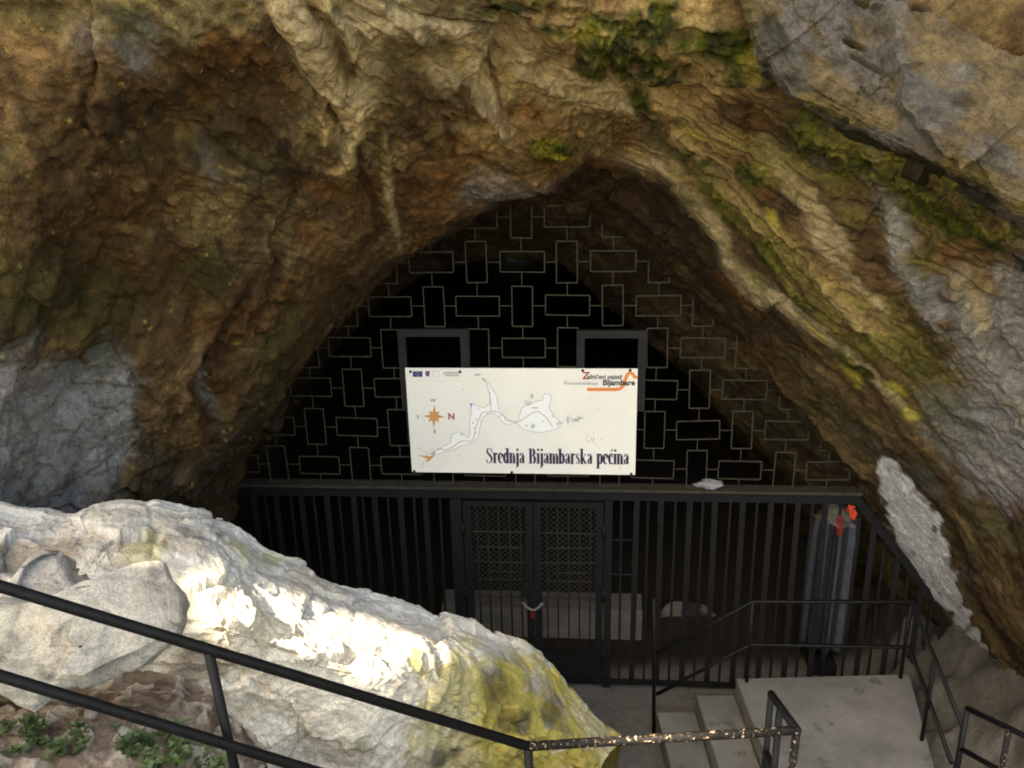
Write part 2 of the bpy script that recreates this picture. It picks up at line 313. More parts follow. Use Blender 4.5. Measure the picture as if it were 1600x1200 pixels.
def pline(pts, wv):
    best = np.full(len(cx), 1e9); qx, qy = cx + wv * 9, cyy + wv * 7
    for (ax, ay), (bx, by) in zip(pts[:-1], pts[1:]):
        dx, dy = bx - ax, by - ay; t = np.clip(((qx - ax) * dx + (qy - ay) * dy) / (dx * dx + dy * dy), 0, 1)
        best = np.minimum(best, np.hypot(qx - ax - t * dx, qy - ay - t * dy))
    return best
fw = [np.exp(-(pline(p_, med + fine * .8) / w_) ** 2) * (TR > 3.2) for p_, w_, *_ in FOLDS]
for w_, (_, _, h_, _, _) in zip(fw, FOLDS): d += w_ * h_ * .42
ledge = blob(cx, cyy, 1000, 60, 290, 95, 8, wob * .6)
d += ledge * ((strata - .5) * .12 + np.abs(fbm(P * 6, 4, 52)) * .06) + mossm * (np.abs(fbm(P * 17, 3, 51)) * .035 + .008)
crust = np.zeros(len(P))
for (a, b, w) in CRUST: crust = np.maximum(crust, blob(cx, cyy, a, b, w * 1.5, w * 1.5, 0, 0 * cx, .6))
d *= 1 - .7 * crust
d *= 1 - .55 * np.exp(-((TR - 4.05) / .4) ** 2) * right
near_edge = np.exp(-((TR - 4) / .35) ** 2) * (1 - right)
d -= near_edge * .12 * lump
P = P + Nn * d[:, None]
# stone colour, and the shade painted inside the mouth
streak = fbm(np.stack([TR * 3.4 + warp * .8, TC * .55, P[:, 1] * .1], 1), 4, 61)
t1 = fbm(P * .8, 4, 71); t2 = fbm(P * 2.3 + 4, 5, 72); t3 = fbm(P * 6 + 2, 5, 73)
C = np.tile(BROWN, (len(P), 1)); finestk = fbm(np.stack([(TR * 11 + warp * 2.2) * (1 - topz) + ac * 7 * topz, (TC * 1.6) * (1 - topz) + al * 2 * topz, P[:, 1] * .2], 1), 4, 62)
C = mix(C, OLIVE, sst(.0, .55, t1 + t3 * .4) * .75)
C = mix(C, TAN, sst(.05, .55, t2 * .7 + streak * .55) * .75)
C = mix(C, DBROWN, sst(.12, .6, -t2 * .6 + -streak * .5 + t3 * .3) * .85)
C = mix(C, RUST, sst(.28, .7, fbm(P * 1.5 + 30, 4, 74) + t3 * .3) * .65)
C = mix(C, GREY * .8, sst(.45, .85, fbm(P * 1.1 + 50, 4, 75) + t3 * .25) * .35); C *= (1 - .22 * np.exp(-(jnt / .035) ** 2) * sst(-.3, .3, t2))[:, None]
C *= (1 + .5 * np.clip(finestk, -1, 1.3))[:, None]; C *= (1 + .35 * np.clip(fbm(P * 20, 3, 63), -1, 1.3))[:, None]
upper = sst(330, 60, cyy) * sst(560, 760, cx)
C = mix(C, TAN * 1.05, upper * .55 * sst(-.35, .25, t2 + t3 * .4))
C = mix(C, TAN, sst(1000, 1350, cx) * sst(.0, .5, streak + t3 * .4) * .55)
C *= (1 - .46 * sst(800, 450, cx) * sst(0, 250, cyy) - .48 * sst(1000, 1250, cx))[:, None]        # darker on the left below the crown and on the right wall
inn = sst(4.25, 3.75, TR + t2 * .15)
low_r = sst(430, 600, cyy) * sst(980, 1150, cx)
C = mix(C, DBROWN * .16, inn * (.90 + .08 * np.clip(t3, -1, 1)) * (1 - .62 * low_r)); C = mix(C, RUST * .4, inn * (1 - low_r) * .3 * sst(.1, .6, t1 + t3 * .3))  # dark brown stone, with the cave's shade painted in past the lip
C = mix(C, DBROWN * .55, sst(5.15, 4.25, TR + t2 * .2) * sst(700, 600, cx) * (.72 + .2 * np.clip(t3, -1, 1)))   # shade on the left of the mouth painted into its brown stone
for w_, (_, _, _, c_, k_) in zip(fw, FOLDS): C = mix(C, c_, np.clip(w_ * 1.25 * (1 + t3 * .4), 0, 1) * k_)
def patch(colr, lst, k=1.0, soft=.55, extra=0):
    global C
    for b_ in lst: C = mix(C, colr, blob(cx, cyy, *b_, wob + extra, soft) * k)
patch(GREY * .9, [(70, 690, 135, 150, -20), (170, 640, 60, 120, 10), (90, 820, 170, 60, 0)], .8)
patch(GREY * .7, [(215, 65, 45, 55, 0), (140, 60, 35, 40, 0), (330, 610, 14, 60, -15), (330, 260, 16, 50, -20)], .4, .9)
patch(GREY * .72, [(1550, 560, 70, 170, -25), (1400, 350, 26, 95, -22), (1450, 470, 25, 70, -30), (1560, 700, 90, 110, -30), (1480, 640, 50, 70, -35), (1590, 480, 45, 120, -10)], .75)
patch(CREAM * .85, [(1530, 470, 16, 70, -15), (1165, 430, 16, 60, -42), (1120, 350, 10, 50, -35), (1240, 480, 16, 90, -48), (1270, 320, 18, 150, -42), (1370, 590, 12, 110, -46), (1330, 420, 14, 120, -40), (880, 120, 110, 34, 12), (960, 140, 60, 30, 20), (700, 60, 90, 18, 30), (560, 60, 60, 30, 30), (760, 150, 14, 60, -30), (690, 130, 12, 50, -30), (540, 190, 16, 60, 8), (610, 320, 8, 60, -10)], .7)
patch(DBROWN * .8, [(400, 140, 60, 60, 0), (330, 110, 40, 30, 0), (255, 250, 26, 80, 10), (390, 200, 70, 30, 40), (95, 290, 30, 60, 0), (520, 330, 50, 36, 0), (700, 150, 80, 26, 20), (640, 120, 50, 20, 0), (100, 420, 90, 70, 0), (1360, 330, 40, 110, -5), (250, 440, 36, 60, 0)], .75)
patch(RUST * 1.25, [(530, 300, 50, 40, 0), (500, 380, 30, 40, 0), (830, 240, 60, 36, 10), (960, 240, 50, 22, 0), (820, 190, 60, 24, 20), (740, 240, 60, 40, 0), (1160, 460, 20, 70, -40), (1440, 640, 12, 60, -45)], .35)
patch(DMOSS * 1.6, [(60, 470, 110, 90, 0), (180, 500, 50, 120, 15), (330, 430, 40, 60, 0), (60, 20, 110, 30, 0), (210, 20, 40, 60, 0), (430, 560, 24, 140, 20), (1480, 640, 70, 50, 40), (1440, 560, 60, 40, 40)], .5)
mg = sst(-.5, .55, fbm(P * 14, 4, 81))
mc = mix(np.tile(DMOSS, (len(P), 1)), MOSS, mg); mc = mix(mc, YEL * .6, sst(.3, .8, fbm(P * 4, 4, 82)) * .6)
C = mix(C, mc, np.clip(mossm * 1.1, 0, 1) * sst(-.75, .0, t3 + t2 * .3))
patch(YEL, [(1090, 205, 28, 10, 20), (1212, 330, 8, 34, -32), (1330, 580, 34, 9, 38), (1280, 510, 40, 8, 42), (1395, 600, 30, 10, 30), (1340, 600, 8, 5, 0), (865, 235, 26, 6, 0), (1425, 640, 20, 14, 30)], .7, .7)
rz = sst(1020, 1120, cx) * sst(1560, 1380, cx) * sst(170, 230, cyy) * sst(700, 520, cyy) * (TR > 3.9)
C = mix(C, np.array((.17, .145, .045)), rz * .6 * sst(-.25, .5, streak + t3 * .5)); C = mix(C, MOSS, rz * .55 * sst(.25, .7, fbm(P * 2.6 + 8, 4, 86) + t3 * .4))   # thin algae film along the beds
# hard white lime crust low on the right wall
wm = np.zeros(len(P))
for (a, b, w) in CRUST:
    wm = np.maximum(wm, blob(cx, cyy, a, b, w * .95, w * 1.05, 0, fine * .22 + med * .15, .22))
wm *= 1 - .9 * sst(.80, .88, fbm(np.stack([cx * .02, cyy * .012, P[:, 1]], 1), 4, 93))
C = mix(C, WHITE, wm)
sp = vn(P * 26, 97); C = mix(C, YEL * .9 + .05, sst(.86, .92, sp) * .55 * sst(700, 300, cx))
C *= .84; lum = C @ np.array((.3, .55, .15)); C = np.maximum(lum[:, None] + (C - lum[:, None]) * 1.10, .004)
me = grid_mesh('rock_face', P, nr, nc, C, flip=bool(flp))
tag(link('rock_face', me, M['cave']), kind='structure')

# ---- pale slab of rock leaning out at the upper right
sl_rows = [
 ring([(1120, -140, 5.2), (1175, 60, 5.3), (1230, 170, 5.35), (1350, 270, 5.3), (1480, 340, 5.2), (1620, 420, 5.0), (1800, 520, 4.8)]),
 ring([(1115, -140, 4.84), (1180, 40, 4.85), (1232, 152, 4.83), (1365, 228, 4.70), (1490, 280, 4.52), (1620, 338, 4.32), (1800, 420, 4.1)]),
 ring([(1120, -150, 4.75), (1190, 25, 4.73), (1250, 140, 4.69), (1385, 212, 4.56), (1505, 262, 4.38), (1630, 316, 4.19), (1800, 395, 3.95)]),
 ring([(1190, -170, 4.78), (1270, 0, 4.73), (1345, 95, 4.66), (1465, 165, 4.52), (1580, 220, 4.35), (1700, 260, 4.17), (1850, 330, 3.95)]),
 ring([(1270, -200, 4.95), (1360, -50, 4.85), (1450, 35, 4.78), (1560, 90, 4.65), (1680, 140, 4.45), (1800, 170, 4.25), (1950, 220, 4.0)]),
 ring([(1400, -300, 5.5), (1480, -170, 5.3), (1570, -90, 5.2), (1680, -40, 5.1), (1800, 0, 4.9), (1950, 30, 4.7), (2100, 60, 4.4)]),
 [cw(*p) for p in ((3.0, 5.6, 9.2), (3.7, 5.4, 9.1), (4.4, 5.2, 9.0), (5.1, 5.0, 8.9), (5.8, 4.8, 8.7), (6.6, 4.6, 8.4), (7.6, 4.3, 8.0))],
]
tr2 = np.concatenate([np.linspace(0, 1, 30, endpoint=False), np.linspace(1, 4.6, 240, endpoint=False), np.linspace(4.6, 6, 30)]); tc2 = np.linspace(0, 6, 420)
P, Nn, cx, cyy, TR, TC, nr, nc = net(sl_rows, tr2, tc2)
flp = np.mean((Nn * (CAM - P)).sum(1)[TR > 2]) < 0; Nn = -Nn if flp else Nn
med = fbm(P * 3, 4, 131); fine = fbm(P * 11, 4, 141); lump = fbm(P * 1.0, 3, 121); wob = med * .3 + fine * .2
S = np.stack([TR * 1.9 + lump * .4, TC * .55, np.zeros_like(TR)], 1)
fl = ridged(S * np.array([1.6, 1, 1]), 3, 135); fl2 = ridged(S * np.array([4.5, 2.4, 1]), 3, 136)
top = sst(.9, 1.5, TR)
fac, jnt = facets(P + med[:, None] * .05, 1.9, 171); fac2, _ = facets(P + fine[:, None] * .03, 5.2, 181); saw = S[:, 0] * 2.6 + med * .5 + TC * .12; saw = saw - np.floor(saw); saw *= sst(1, .93, saw)
d = lump * .05 + (fl - .45) * .015 + (fl2 - .45) * .004 + fac * .14 + fac2 * .08 + saw * .0 + med * .022 + fine * .014 + fbm(P * 30, 3, 144) * .005
d -= blob(cx, cyy, 1345, 62, 22, 7, 20, wob * .4) * .10 + blob(cx, cyy, 1370, 95, 40, 6, 25, wob * .4) * .06
P = P + Nn * d[:, None]
streak = fbm(np.stack([TR * 2.6 + lump, TC * .9, P[:, 2] * .3], 1), 4, 151); t3 = fbm(P * 6, 5, 152); t2 = fbm(P * 2, 4, 153)
C = np.tile(GREY * 1.05, (len(P), 1))
C = mix(C, TAN * 1.15, sst(-.25, .35, streak * .7 + t3 * .45 + t2 * .3) * .8); C *= (1 + .3 * np.clip(fbm(P * np.array((9, 9, 16)), 4, 159), -1, 1))[:, None]; C = mix(C, BROWN * 1.1, sst(.2, .65, -streak * .8 + t2 * .6 + t3 * .3) * .4)
C = mix(C, CREAM * 1.1, sst(.25, .7, t3 + streak * .4) * .6)
C = mix(C, YEL * .8, blob(TR, TC, 1.6, 3, .75, 9, 0, wob * .8, .6) * .6 * sst(-.4, .3, t3))
C = mix(C, DMOSS * 1.2, (1 - top) * .8 * sst(-.4, .3, t2 + t3))
patch(DMOSS * 1.4, [(1215, 60, 24, 60, -25), (1240, 130, 30, 20, 30), (1500, 170, 30, 22, 30), (1345, 62, 20, 8, 20)], .6)
C *= np.array((.255, .242, .215))
me = grid_mesh('rock_overhang', P, nr, nc, C, flip=bool(flp)); tag(link('rock_overhang', me, M['cave']), kind='structure')

# ---- ground: one sheet from the cave floor out past the stairs and up the slope behind the viewer
gx = np.concatenate([np.linspace(-60, -8, 30, endpoint=False), np.linspace(-8, 8, 220, endpoint=False), np.linspace(8, 60, 31)])
gy = np.concatenate([np.linspace(-60, -4, 30, endpoint=False), np.linspace(-4, 10, 200, endpoint=False), np.linspace(10, 34, 30)])
X, Yg = np.meshgrid(gx, gy); X = X.ravel(); Yg = Yg.ravel()
Z = -.03 + 0 * X
Z = Z + sst(5.2, 3.4, Yg) * (1.1 - .6 * sst(.5, 2.2, X)) + sst(3.0, 1.2, Yg) * (1.0 - .5 * sst(.5, 2.2, X)) + sst(1.2, -1.5, Yg) * 1.6
Z = Z + sst(-.6, -2.2, X) * sst(4.4, 3.4, Yg) * sst(1.5, 3.0, Yg) * 1.35
Z = Z + sst(3.0, 4.6, X) * sst(3, 5, Yg) * 1.3
Pg = np.stack([X, Yg, Z], 1); rough_g = np.maximum(sst(3.1, 3.6, X), sst(5.0, 4.4, Yg))
fg, _ = facets(Pg, 3.2, 251); Pg[:, 2] += sst(3.1, 3.6, X) * np.clip(fg, -.05, .2) * .8
Pg[:, 2] += rough_g * (fbm(Pg * 2.2, 4, 201) * .10 + fbm(Pg * 9, 3, 202) * .03)
t3 = fbm(Pg * 5, 4, 203); C = np.tile(np.array((.15, .115, .085)), (len(Pg), 1)); C = mix(C, (.26, .215, .165), sst(0, .6, t3)); C = mix(C, (.07, .055, .04), sst(.2, .7, -t3))
C = mix(C, (.46, .42, .34), sst(.5, -1.5, Yg) * sst(-.5, .3, t3 + .3)); C = mix(C, (.075, .07, .06), sst(3.0, 3.5, X) * sst(2, 4, Yg)); C = mix(C, (.14, .132, .118), sst(3.0, 3.5, X) * sst(.1, .5, t3) * sst(2, 4, Yg)); C = mix(C, (.035, .028, .02), sst(7.3, 7.7, Yg)); fl_ = sst(5.0, 5.6, Yg) * (1 - sst(3.1, 3.6, X)) * sst(7.6, 7.4, Yg); C = mix(C, np.array((.16, .152, .138)), fl_ * .9)  # pale bounce ground added behind the viewer; shade painted in past the gate
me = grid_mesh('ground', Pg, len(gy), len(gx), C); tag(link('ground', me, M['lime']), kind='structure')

# ---- earth bank below the boulders at the lower left
bank = [ring([(-160, 1000, 4.1), (0, 1040, 4.0), (120, 1060, 3.95), (230, 1060, 3.95), (320, 1085, 3.95), (390, 1150, 3.95), (430, 1240, 3.95)]),
        ring([(-160, 1070, 3.55), (0, 1085, 3.5), (120, 1095, 3.5), (230, 1095, 3.55), (315, 1125, 3.6), (375, 1185, 3.65), (420, 1270, 3.7)]),
        ring([(-160, 1130, 3.2), (0, 1140, 3.15), (120, 1150, 3.15), (225, 1150, 3.2), (305, 1175, 3.25), (365, 1230, 3.35), (410, 1310, 3.4)]),
        ring([(-160, 1220, 2.85), (0, 1230, 2.85), (120, 1240, 2.85), (220, 1240, 2.9), (300, 1260, 2.95), (360, 1310, 3.0), (400, 1380, 3.1)]),
        ring([(-160, 1420, 2.45), (0, 1430, 2.45), (120, 1440, 2.45), (220, 1440, 2.5), (300, 1460, 2.5), (360, 1500, 2.6), (400, 1560, 2.7)])]
for r_ in bank: r_.insert(0, cy(-620, r_[0][4], r_[0][1] - .2))
P, Nn, cx, cyy, TR, TC, nr, nc = net(bank, np.linspace(0, 4, 170), np.linspace(0, 7, 300)); flp = np.mean((Nn * (CAM - P)).sum(1)) < 0; Nn = -Nn if flp else Nn
fb, jb = facets(P, 11, 611); P = P + Nn * (fbm(P * 4, 4, 601) * .04 + fbm(P * 16, 3, 602) * .012 + np.maximum(0, fb) * .35)[:, None]
t3 = fbm(P * 7, 4, 603); C = np.tile(np.array((.20, .145, .105)), (len(P), 1)); C = mix(C, (.32, .25, .19), sst(0, .6, t3)); C = mix(C, (.10, .07, .05), sst(.1, .6, -t3)); C = mix(C, (.42, .37, .30), sst(.02, .045, fb) * .8)
tag(link('earth_bank', grid_mesh('earth_bank', P, nr, nc, C, flip=bool(flp)), M['lime']), kind='structure')

# ================================================================== BOULDERS
def boulder(name, rows, ntr, ntc, mat, disp, colour, label, flip=None):
    P, Nn, cx, cyy, TR, TC, nr, nc = net(rows, ntr, ntc)
    s = np.sign(np.mean((Nn * (CAM - P)).sum(1))); Nn = Nn * s
    P2 = P + Nn * disp(P, cx, cyy, TR, TC)[:, None]
    me = grid_mesh(name, P2, nr, nc, colour(P2, cx, cyy, TR, TC), flip=bool(s < 0))
    return tag(link(name, me, mat), label, 'boulder')
ridge = [(-160, 800, 4.7), (-60, 800, 4.7), (70, 815, 4.7), (180, 797, 4.75), (330, 812, 4.95), (445, 883, 5.05), (590, 938, 5.15), (735, 985, 5.3), (850, 1062, 5.45), (972, 1158, 5.55)]
edge = [(-160, 880, 4.2), (-60, 880, 4.2), (70, 890, 4.2), (180, 885, 4.25), (330, 878, 4.4), (440, 942, 4.5), (575, 985, 4.65), (705, 1025, 4.9), (805, 1095, 5.05), (955, 1180, 5.3)]
midr = [(-160, 960, 3.95), (-60, 960, 3.95), (70, 965, 3.95), (210, 960, 4.0), (350, 970, 4.0), (462, 1005, 4.1), (570, 1035, 4.25), (672, 1072, 4.5), (775, 1150, 4.8), (940, 1230, 5.1)]
low1 = [(-160, 1030, 3.8), (-60, 1030, 3.8), (80, 1035, 3.85), (220, 1040, 3.95), (360, 1050, 3.95), (468, 1070, 4.05), (570, 1095, 4.15), (662, 1130, 4.40), (770, 1210, 4.75), (930, 1280, 5.05)]
low2 = [(-160, 1110, 3.75), (-60, 1110, 3.75), (90, 1115, 3.85), (235, 1120, 3.95), (370, 1125, 4.0), (475, 1145, 4.08), (575, 1170, 4.15), (655, 1200, 4.38), (765, 1280, 4.75), (920, 1340, 5.0)]
low3 = [(-160, 1230, 3.7), (-60, 1230, 3.7), (100, 1235, 3.8), (240, 1240, 3.9), (375, 1250, 4.0), (480, 1270, 4.1), (575, 1300, 4.15), (650, 1330, 4.35), (760, 1400, 4.7), (910, 1450, 4.95)]
for r_ in (ridge, edge, midr, low1, low2, low3): r_.insert(0, (-620, r_[0][1] + 10, r_[0][2] - .25))   # runs on past the left of the frame
def back(r, dy, dz): return [cw(*(PY(*p) + np.array((.05, dy, dz)))) for p in r]
rows = [back(ridge, 1.3, -3.0), back(ridge, .65, -.9), back(ridge, .25, -.14), ring(ridge), ring(edge), ring(midr), ring(low1), ring(low2), ring(low3)]
def bdisp(P, cx, cyy, TR, TC):
    l = fbm(P * 1.1, 3, 301); m = fbm(P * 3.4, 4, 302); f = fbm(P * 12, 4, 303); st = ridged(np.stack([TR * 1.3 + l * .5, TC * .5, l * 0], 1), 3, 304)
    fa, jn = facets(P + f[:, None] * .02, 2.0, 351); fb, jb = facets(P + f[:, None] * .02, 5.5, 361); facet = .5 + fb * 2.2
    rg = np.exp(-((TR - 4.9) / .45) ** 2)
    return l * .05 + (st - .45) * .04 + fa * .10 + fb * .07 - .012 * np.exp(-(jn / .05) ** 2) + m * .018 + f * .008 + fbm(P * 36, 3, 306) * .004 + rg * ((facet - .5) * .14 + f * .025)
def bcol(P, cx, cyy, TR, TC):
    t2 = fbm(P * 2, 4, 311); t3 = fbm(P * 6, 5, 312); wob = t3 * .4 + t2 * .2
    C = np.tile(np.array((.76, .68, .55)), (len(P), 1))
    C = mix(C, (.52, .51, .49), sst(4.5, 3.9, TR) * .9); C = mix(C, (.66, .58, .46), sst(.1, .6, t2 + t3 * .3) * .6)
    C = mix(C, (.46, .39, .29), sst(.3, .7, -t2 + t3 * .5) * .5)
    def pa(c, l, k):
        nonlocal C
        for b_ in l: C = mix(C, c, blob(cx, cyy, *b_, wob, .6) * k)
    pa((.12, .11, .10), [(235, 835, 14, 9, 0), (255, 850, 9, 12, 0), (190, 840, 10, 14, 0), (215, 880, 30, 8, -10), (300, 835, 30, 6, 20), (345, 830, 14, 6, 20)], .7)
    pa((.48, .44, .16), [(220, 850, 50, 30, 0), (380, 860, 14, 30, -30), (425, 870, 22, 16, 30), (735, 1005, 22, 14, 20)], .5)
    pa((.22, .17, .12), [(30, 870, 90, 26, 0), (100, 860, 40, 30, 0), (230, 1030, 60, 16, -40), (300, 1050, 60, 40, -30), (200, 1110, 90, 30, 0)], .7)
    yz = sst(655, 690, cx + t3 * 40 + t2 * 20) * sst(1010, 1050, cyy + t3 * 40) * sst(-1.3, -.35, t3 + fbm(P * 18, 3, 319) * .8)
    C = mix(C, np.array((.43, .35, .075)), yz * (.95 - .35 * sst(0, .6, t2)))
    pa((.07, .055, .025), [(775, 1085, 22, 50, -15), (800, 1130, 30, 20, 0), (860, 1110, 16, 26, 10), (720, 1180, 18, 16, 0), (690, 1190, 20, 20, 0)], .75)
    pa((.24, .21, .18), [(790, 1035, 40, 9, 25), (840, 1075, 40, 14, 25)], .6)
    pa((.16, .13, .06), [(880, 1130, 20, 14, 30)], .5)
    pa((.22, .20, .06), [(570, 1170, 30, 12, 30)], .4)
    return C
boulder('boulder', rows, np.concatenate([np.linspace(0, 2, 20, endpoint=False), np.linspace(2, 8, 330)]), np.concatenate([np.linspace(0, 1, 60, endpoint=False), np.linspace(1, 10, 600)]), M['lime'], bdisp, bcol,
        'huge pale limestone boulder sloping down to the gate, yellow on its right end')

def slab(name, outline, Yc, tilt, thick, seed, label, basecol, n=150, m=48, lip=.02, bevel=0, bev_at=0):
    pts = np.array(outline, float); k = len(pts); t = np.linspace(0, k, n, endpoint=False); O = .35 * cr(np.vstack([pts[-1:], pts, pts[:2]]), t + 1) + .65 * np.stack([np.interp(t, np.arange(k + 1), np.append(pts[:, q_], pts[0, q_])) for q_ in (0, 1)], 1)
    c = O.mean(0); rows_f = []; rf = np.sqrt(np.linspace(0.0004, 1, m)); Pl = []
    def world(q, off):
        out = np.empty((len(q), 3))
        for i, (a, b) in enumerate(q): out[i] = PY(a, b, Yc + tilt[0] * (a - c[0]) / 100 + tilt[1] * (b - c[1]) / 100)
        of2 = off + bevel * np.maximum(0, (c[1] - bev_at - q[:, 1]) / 40) ; out[:, 1] += of2; out[:, 2] -= off * .62 + bevel * .1 * np.maximum(0, (c[1] - bev_at - q[:, 1]) / 40); return out
    for r in rf: Pl.append(world(c + (O - c) * r, lip * (max(0, r - .75) / .25) ** 2))
    for r, tq in ((.985, .25), (.92, .6), (.82, .9), (.65, 1), (.4, 1), (.02, 1)): Pl.append(world(c + (O - c) * r, lip + thick * tq))
    P = np.array(Pl); nr = len(P); ch = np.concatenate([[(c + (O - c) * r) for r in rf], [(c + (O - c) * r) for r in (.985, .92, .82, .65, .4, .02)]])
    P = P.reshape(-1, 3); cx, cyy = ch[..., 0].ravel(), ch[..., 1].ravel()
    fa, jn = facets(P, 2.6, seed + 20); fb, _ = facets(P, 7, seed + 40)
    D = fbm(P * 3, 4, seed)[:, None] * .018 + fbm(P * 12, 4, seed + 3)[:, None] * .008 + fa[:, None] * .26 + fb[:, None] * .16
    P = P + D * np.array((.15, -1, .25))
    t3 = fbm(P * 6, 5, seed + 7); t2 = fbm(P * 2, 4, seed + 8); C = np.tile(np.array(basecol), (len(P), 1))
    C = mix(C, (.56, .49, .37), sst(0, .6, t2 + t3 * .3) * .6); C = mix(C, (.30, .27, .235), sst(.2, .7, -t2 + t3 * .5) * .6)
    C = mix(C, (.12, .11, .10), sst(.35, .8, fbm(P * 9, 4, seed + 9)) * .45)
    me = grid_mesh(name, P, nr, n, C, closed=True)
    return tag(link(name, me, M['lime']), label, 'boulder')
slab('boulder', [(-40, 945), (30, 950), (110, 925), (180, 908), (224, 905), (240, 925), (268, 945), (279, 968), (268, 995), (243, 1018), (212, 1043), (180, 1058), (150, 1070), (100, 1072), (72, 1088), (35, 1078), (-20, 1050), (-60, 1000)], 3.22, (.05, -.10), .26, 401,
     'tilted pale slab boulder behind the lower left handrail', (.40, .37, .315), bevel=.12, bev_at=28)
slab('boulder', [(12, 905), (30, 882), (48, 872), (75, 878), (92, 900), (118, 925), (130, 945), (80, 960), (20, 955), (0, 930)], 3.75, (.02, -.15), .2, 431,
     'small pale angular rock poking up above the tilted slab', (.40, .38, .35), 70, 26, bevel=.15, bev_at=5)

# ================================================================== STAIRS
st = empty('lower_stairs', (0, 0, 0)); tag(st, kind='structure')
xa, xb = PZ(1152, 1066, .5)[0], PZ(1432, 1070, .5)[0]
def slab_box(name, quad, z0, z1, mat, parent, bev=.012):
    mb = MB(); n = len(quad); mb.add([(x, y, z0) for x, y in quad] + [(x, y, z1) for x, y in quad],
        [tuple(range(n))[::-1], tuple(range(n, 2 * n))] + [(i, (i + 1) % n, n + (i + 1) % n, n + i) for i in range(n)])
    o = mb.build(name, mat, parent); mod = o.modifiers.new('bevel', 'BEVEL'); mod.width = bev; mod.segments = 2; mod.limit_method = 'ANGLE'; return o
YE = 6.63
slab_box('platform', [(xa, YE), (xa + .03, 3.9), (2.62, 3.9), (3.02, 5.2), (xb, YE)], -.1, .5, M['conc'], st)
for k in range(2):
    x1 = xa - .003 - .335 * k; slab_box('step', [(x1 - .332, YE - .002), (x1 - .30, 3.9), (x1 + .0, 3.9), (x1, YE - .002)], -.1, .5 - .167 * (k + 1), M['conc'], st)
fl = empty('upper_stairs', (0, 0, 0)); tag(fl, kind='structure')
zl = 2.35                                              # landing by the near handrail
slab_box('landing', [(-.05, 1.2), (1.9, 1.2), (1.9, 2.85), (-.05, 2.85)], zl - .25, zl, M['conc'], fl)
for k in range(9):
    z = zl - .19 * (k + 1); y0 = 2.853 + .20 * k; slab_box('step', [(1.15, y0), (2.3, y0), (2.3, y0 + .23), (1.15, y0 + .23)], z - .35, z, M['conc'], fl)
for k in range(12):
    z = zl + .17 * (k + 1); x1 = -.053 - .27 * k; slab_box('step', [(x1 - .267, 1.2), (x1, 1.2), (x1, 2.3), (x1 - .267, 2.3)], z - .4, z, M['conc'], fl)

# ================================================================== RAILINGS
def railing(label, segs, posts, mats, r=.0175, pr=.016):
    base = Vector(posts[0][1]); o = empty('stair_railing', base)
    tag(o, label, 'railing', 'black pipe railings of the stairs')
    for nm, pts, mt in segs:
        mb = MB(); mb.tube([Vector(p) - base for p in pts], r, 12); mb.build(nm, M[mt], o, True)
    for a, b, mt in posts:
        mb = MB(); mb.tube([Vector(a) - base, Vector(b) - base], pr, 10); mb.build('post', M[mt], o, True)
    return o
A_ = PD(0, 916, 2.6); B_ = PD(825, 1166, 3.3); C_ = PZ(1245, 1141, B_[2] - .01); D_ = PD(1205, 1084, 4.25)
A0 = A_ + (A_ - B_) * .5; dn = np.array((0, 0, -.28))
A0l, Al, Bl = PD(-413, 930, 2.25), PD(0, 1056, 2.62), PD(825, 1306, 3.36)
Al0 = Al + (Al - Bl) * .5
pm = A_ + (B_ - A_) * .339
railing('black pipe handrail slanting down across the lower left, rusty where it levels out',
        [('top_rail', [A0, A_, B_], 'rail'), ('top_rail', [B_ + (C_ - B_) * .004, C_], 'worn_rail'), ('top_rail', [C_, D_], 'rail'),
         ('lower_rail', [Al0, Al, Bl], 'rail'), ('lower_rail', [Bl, C_ + dn * 1.2], 'rail'), ('lower_rail', [C_ + dn * 1.2, D_ + dn * 1.2], 'rail')],
        [(B_, B_ + np.array((.02, 0, -1.0)), 'rail'), (pm, pm + np.array((.05, .0, -.95)), 'rail'), (C_ + np.array((0, 0, .0)), C_ + np.array((-.02, 0, -.85)), 'worn_rail'),
         (D_, D_ + np.array((0, 0, -1.2)), 'rail'), (D_ + (C_ - D_) * .4, D_ + (C_ - D_) * .4 + np.array((0, 0, -1.1)), 'rail')], M)
f0, f1, f2 = PY(1026, 1020, YE - .05), PY(1176, 940, YE - .05), PY(1424, 940, YE - .05)
g0, g1, g2 = PY(1026, 1085, YE - .05), PY(1172, 1007, YE - .05), PY(1421, 1011, YE - .05)
h1 = PZ(1505, 1137, f2[2]); h2 = PZ(1487, 1192, g2[2])
def drop(p, z): return (p[0], p[1], z)
railing('black pipe railing round the far edge of the grey concrete platform',
        [('top_rail', [f0, f1, f2, f2 + (h1 - f2) * 1.0], 'rail'), ('lower_rail', [g0, g1, g2, h2], 'rail')],
        [(PY(1022, 934, YE - .05), drop(f0, -.02), 'rail'), (f1, drop(f1, .5), 'rail'), (f2, drop(f2, .45), 'rail'), (f2 + (h1 - f2) * .5, drop(f2 + (h1 - f2) * .5, .4), 'rail'), (h1, drop(h1, .3), 'rail')], M, .0165, .0165)
k0, k1 = PD(1512, 1107, 5.2), PD(1660, 1178, 4.5)
railing('short black railing leaving the frame at the lower right corner',
        [('top_rail', [k0, k1], 'rail'), ('lower_rail', [k0 + dn, k1 + dn], 'rail')],
        [(k0, k0 + np.array((0, 0, -1.0)), 'rail'), (PD(1577, 1139, 4.85), PD(1577, 1139, 4.85) + np.array((0, 0, -.9)), 'worn_rail'), (k1, k1 + np.array((0, 0, -.9)), 'rail')], M, .016, .016)

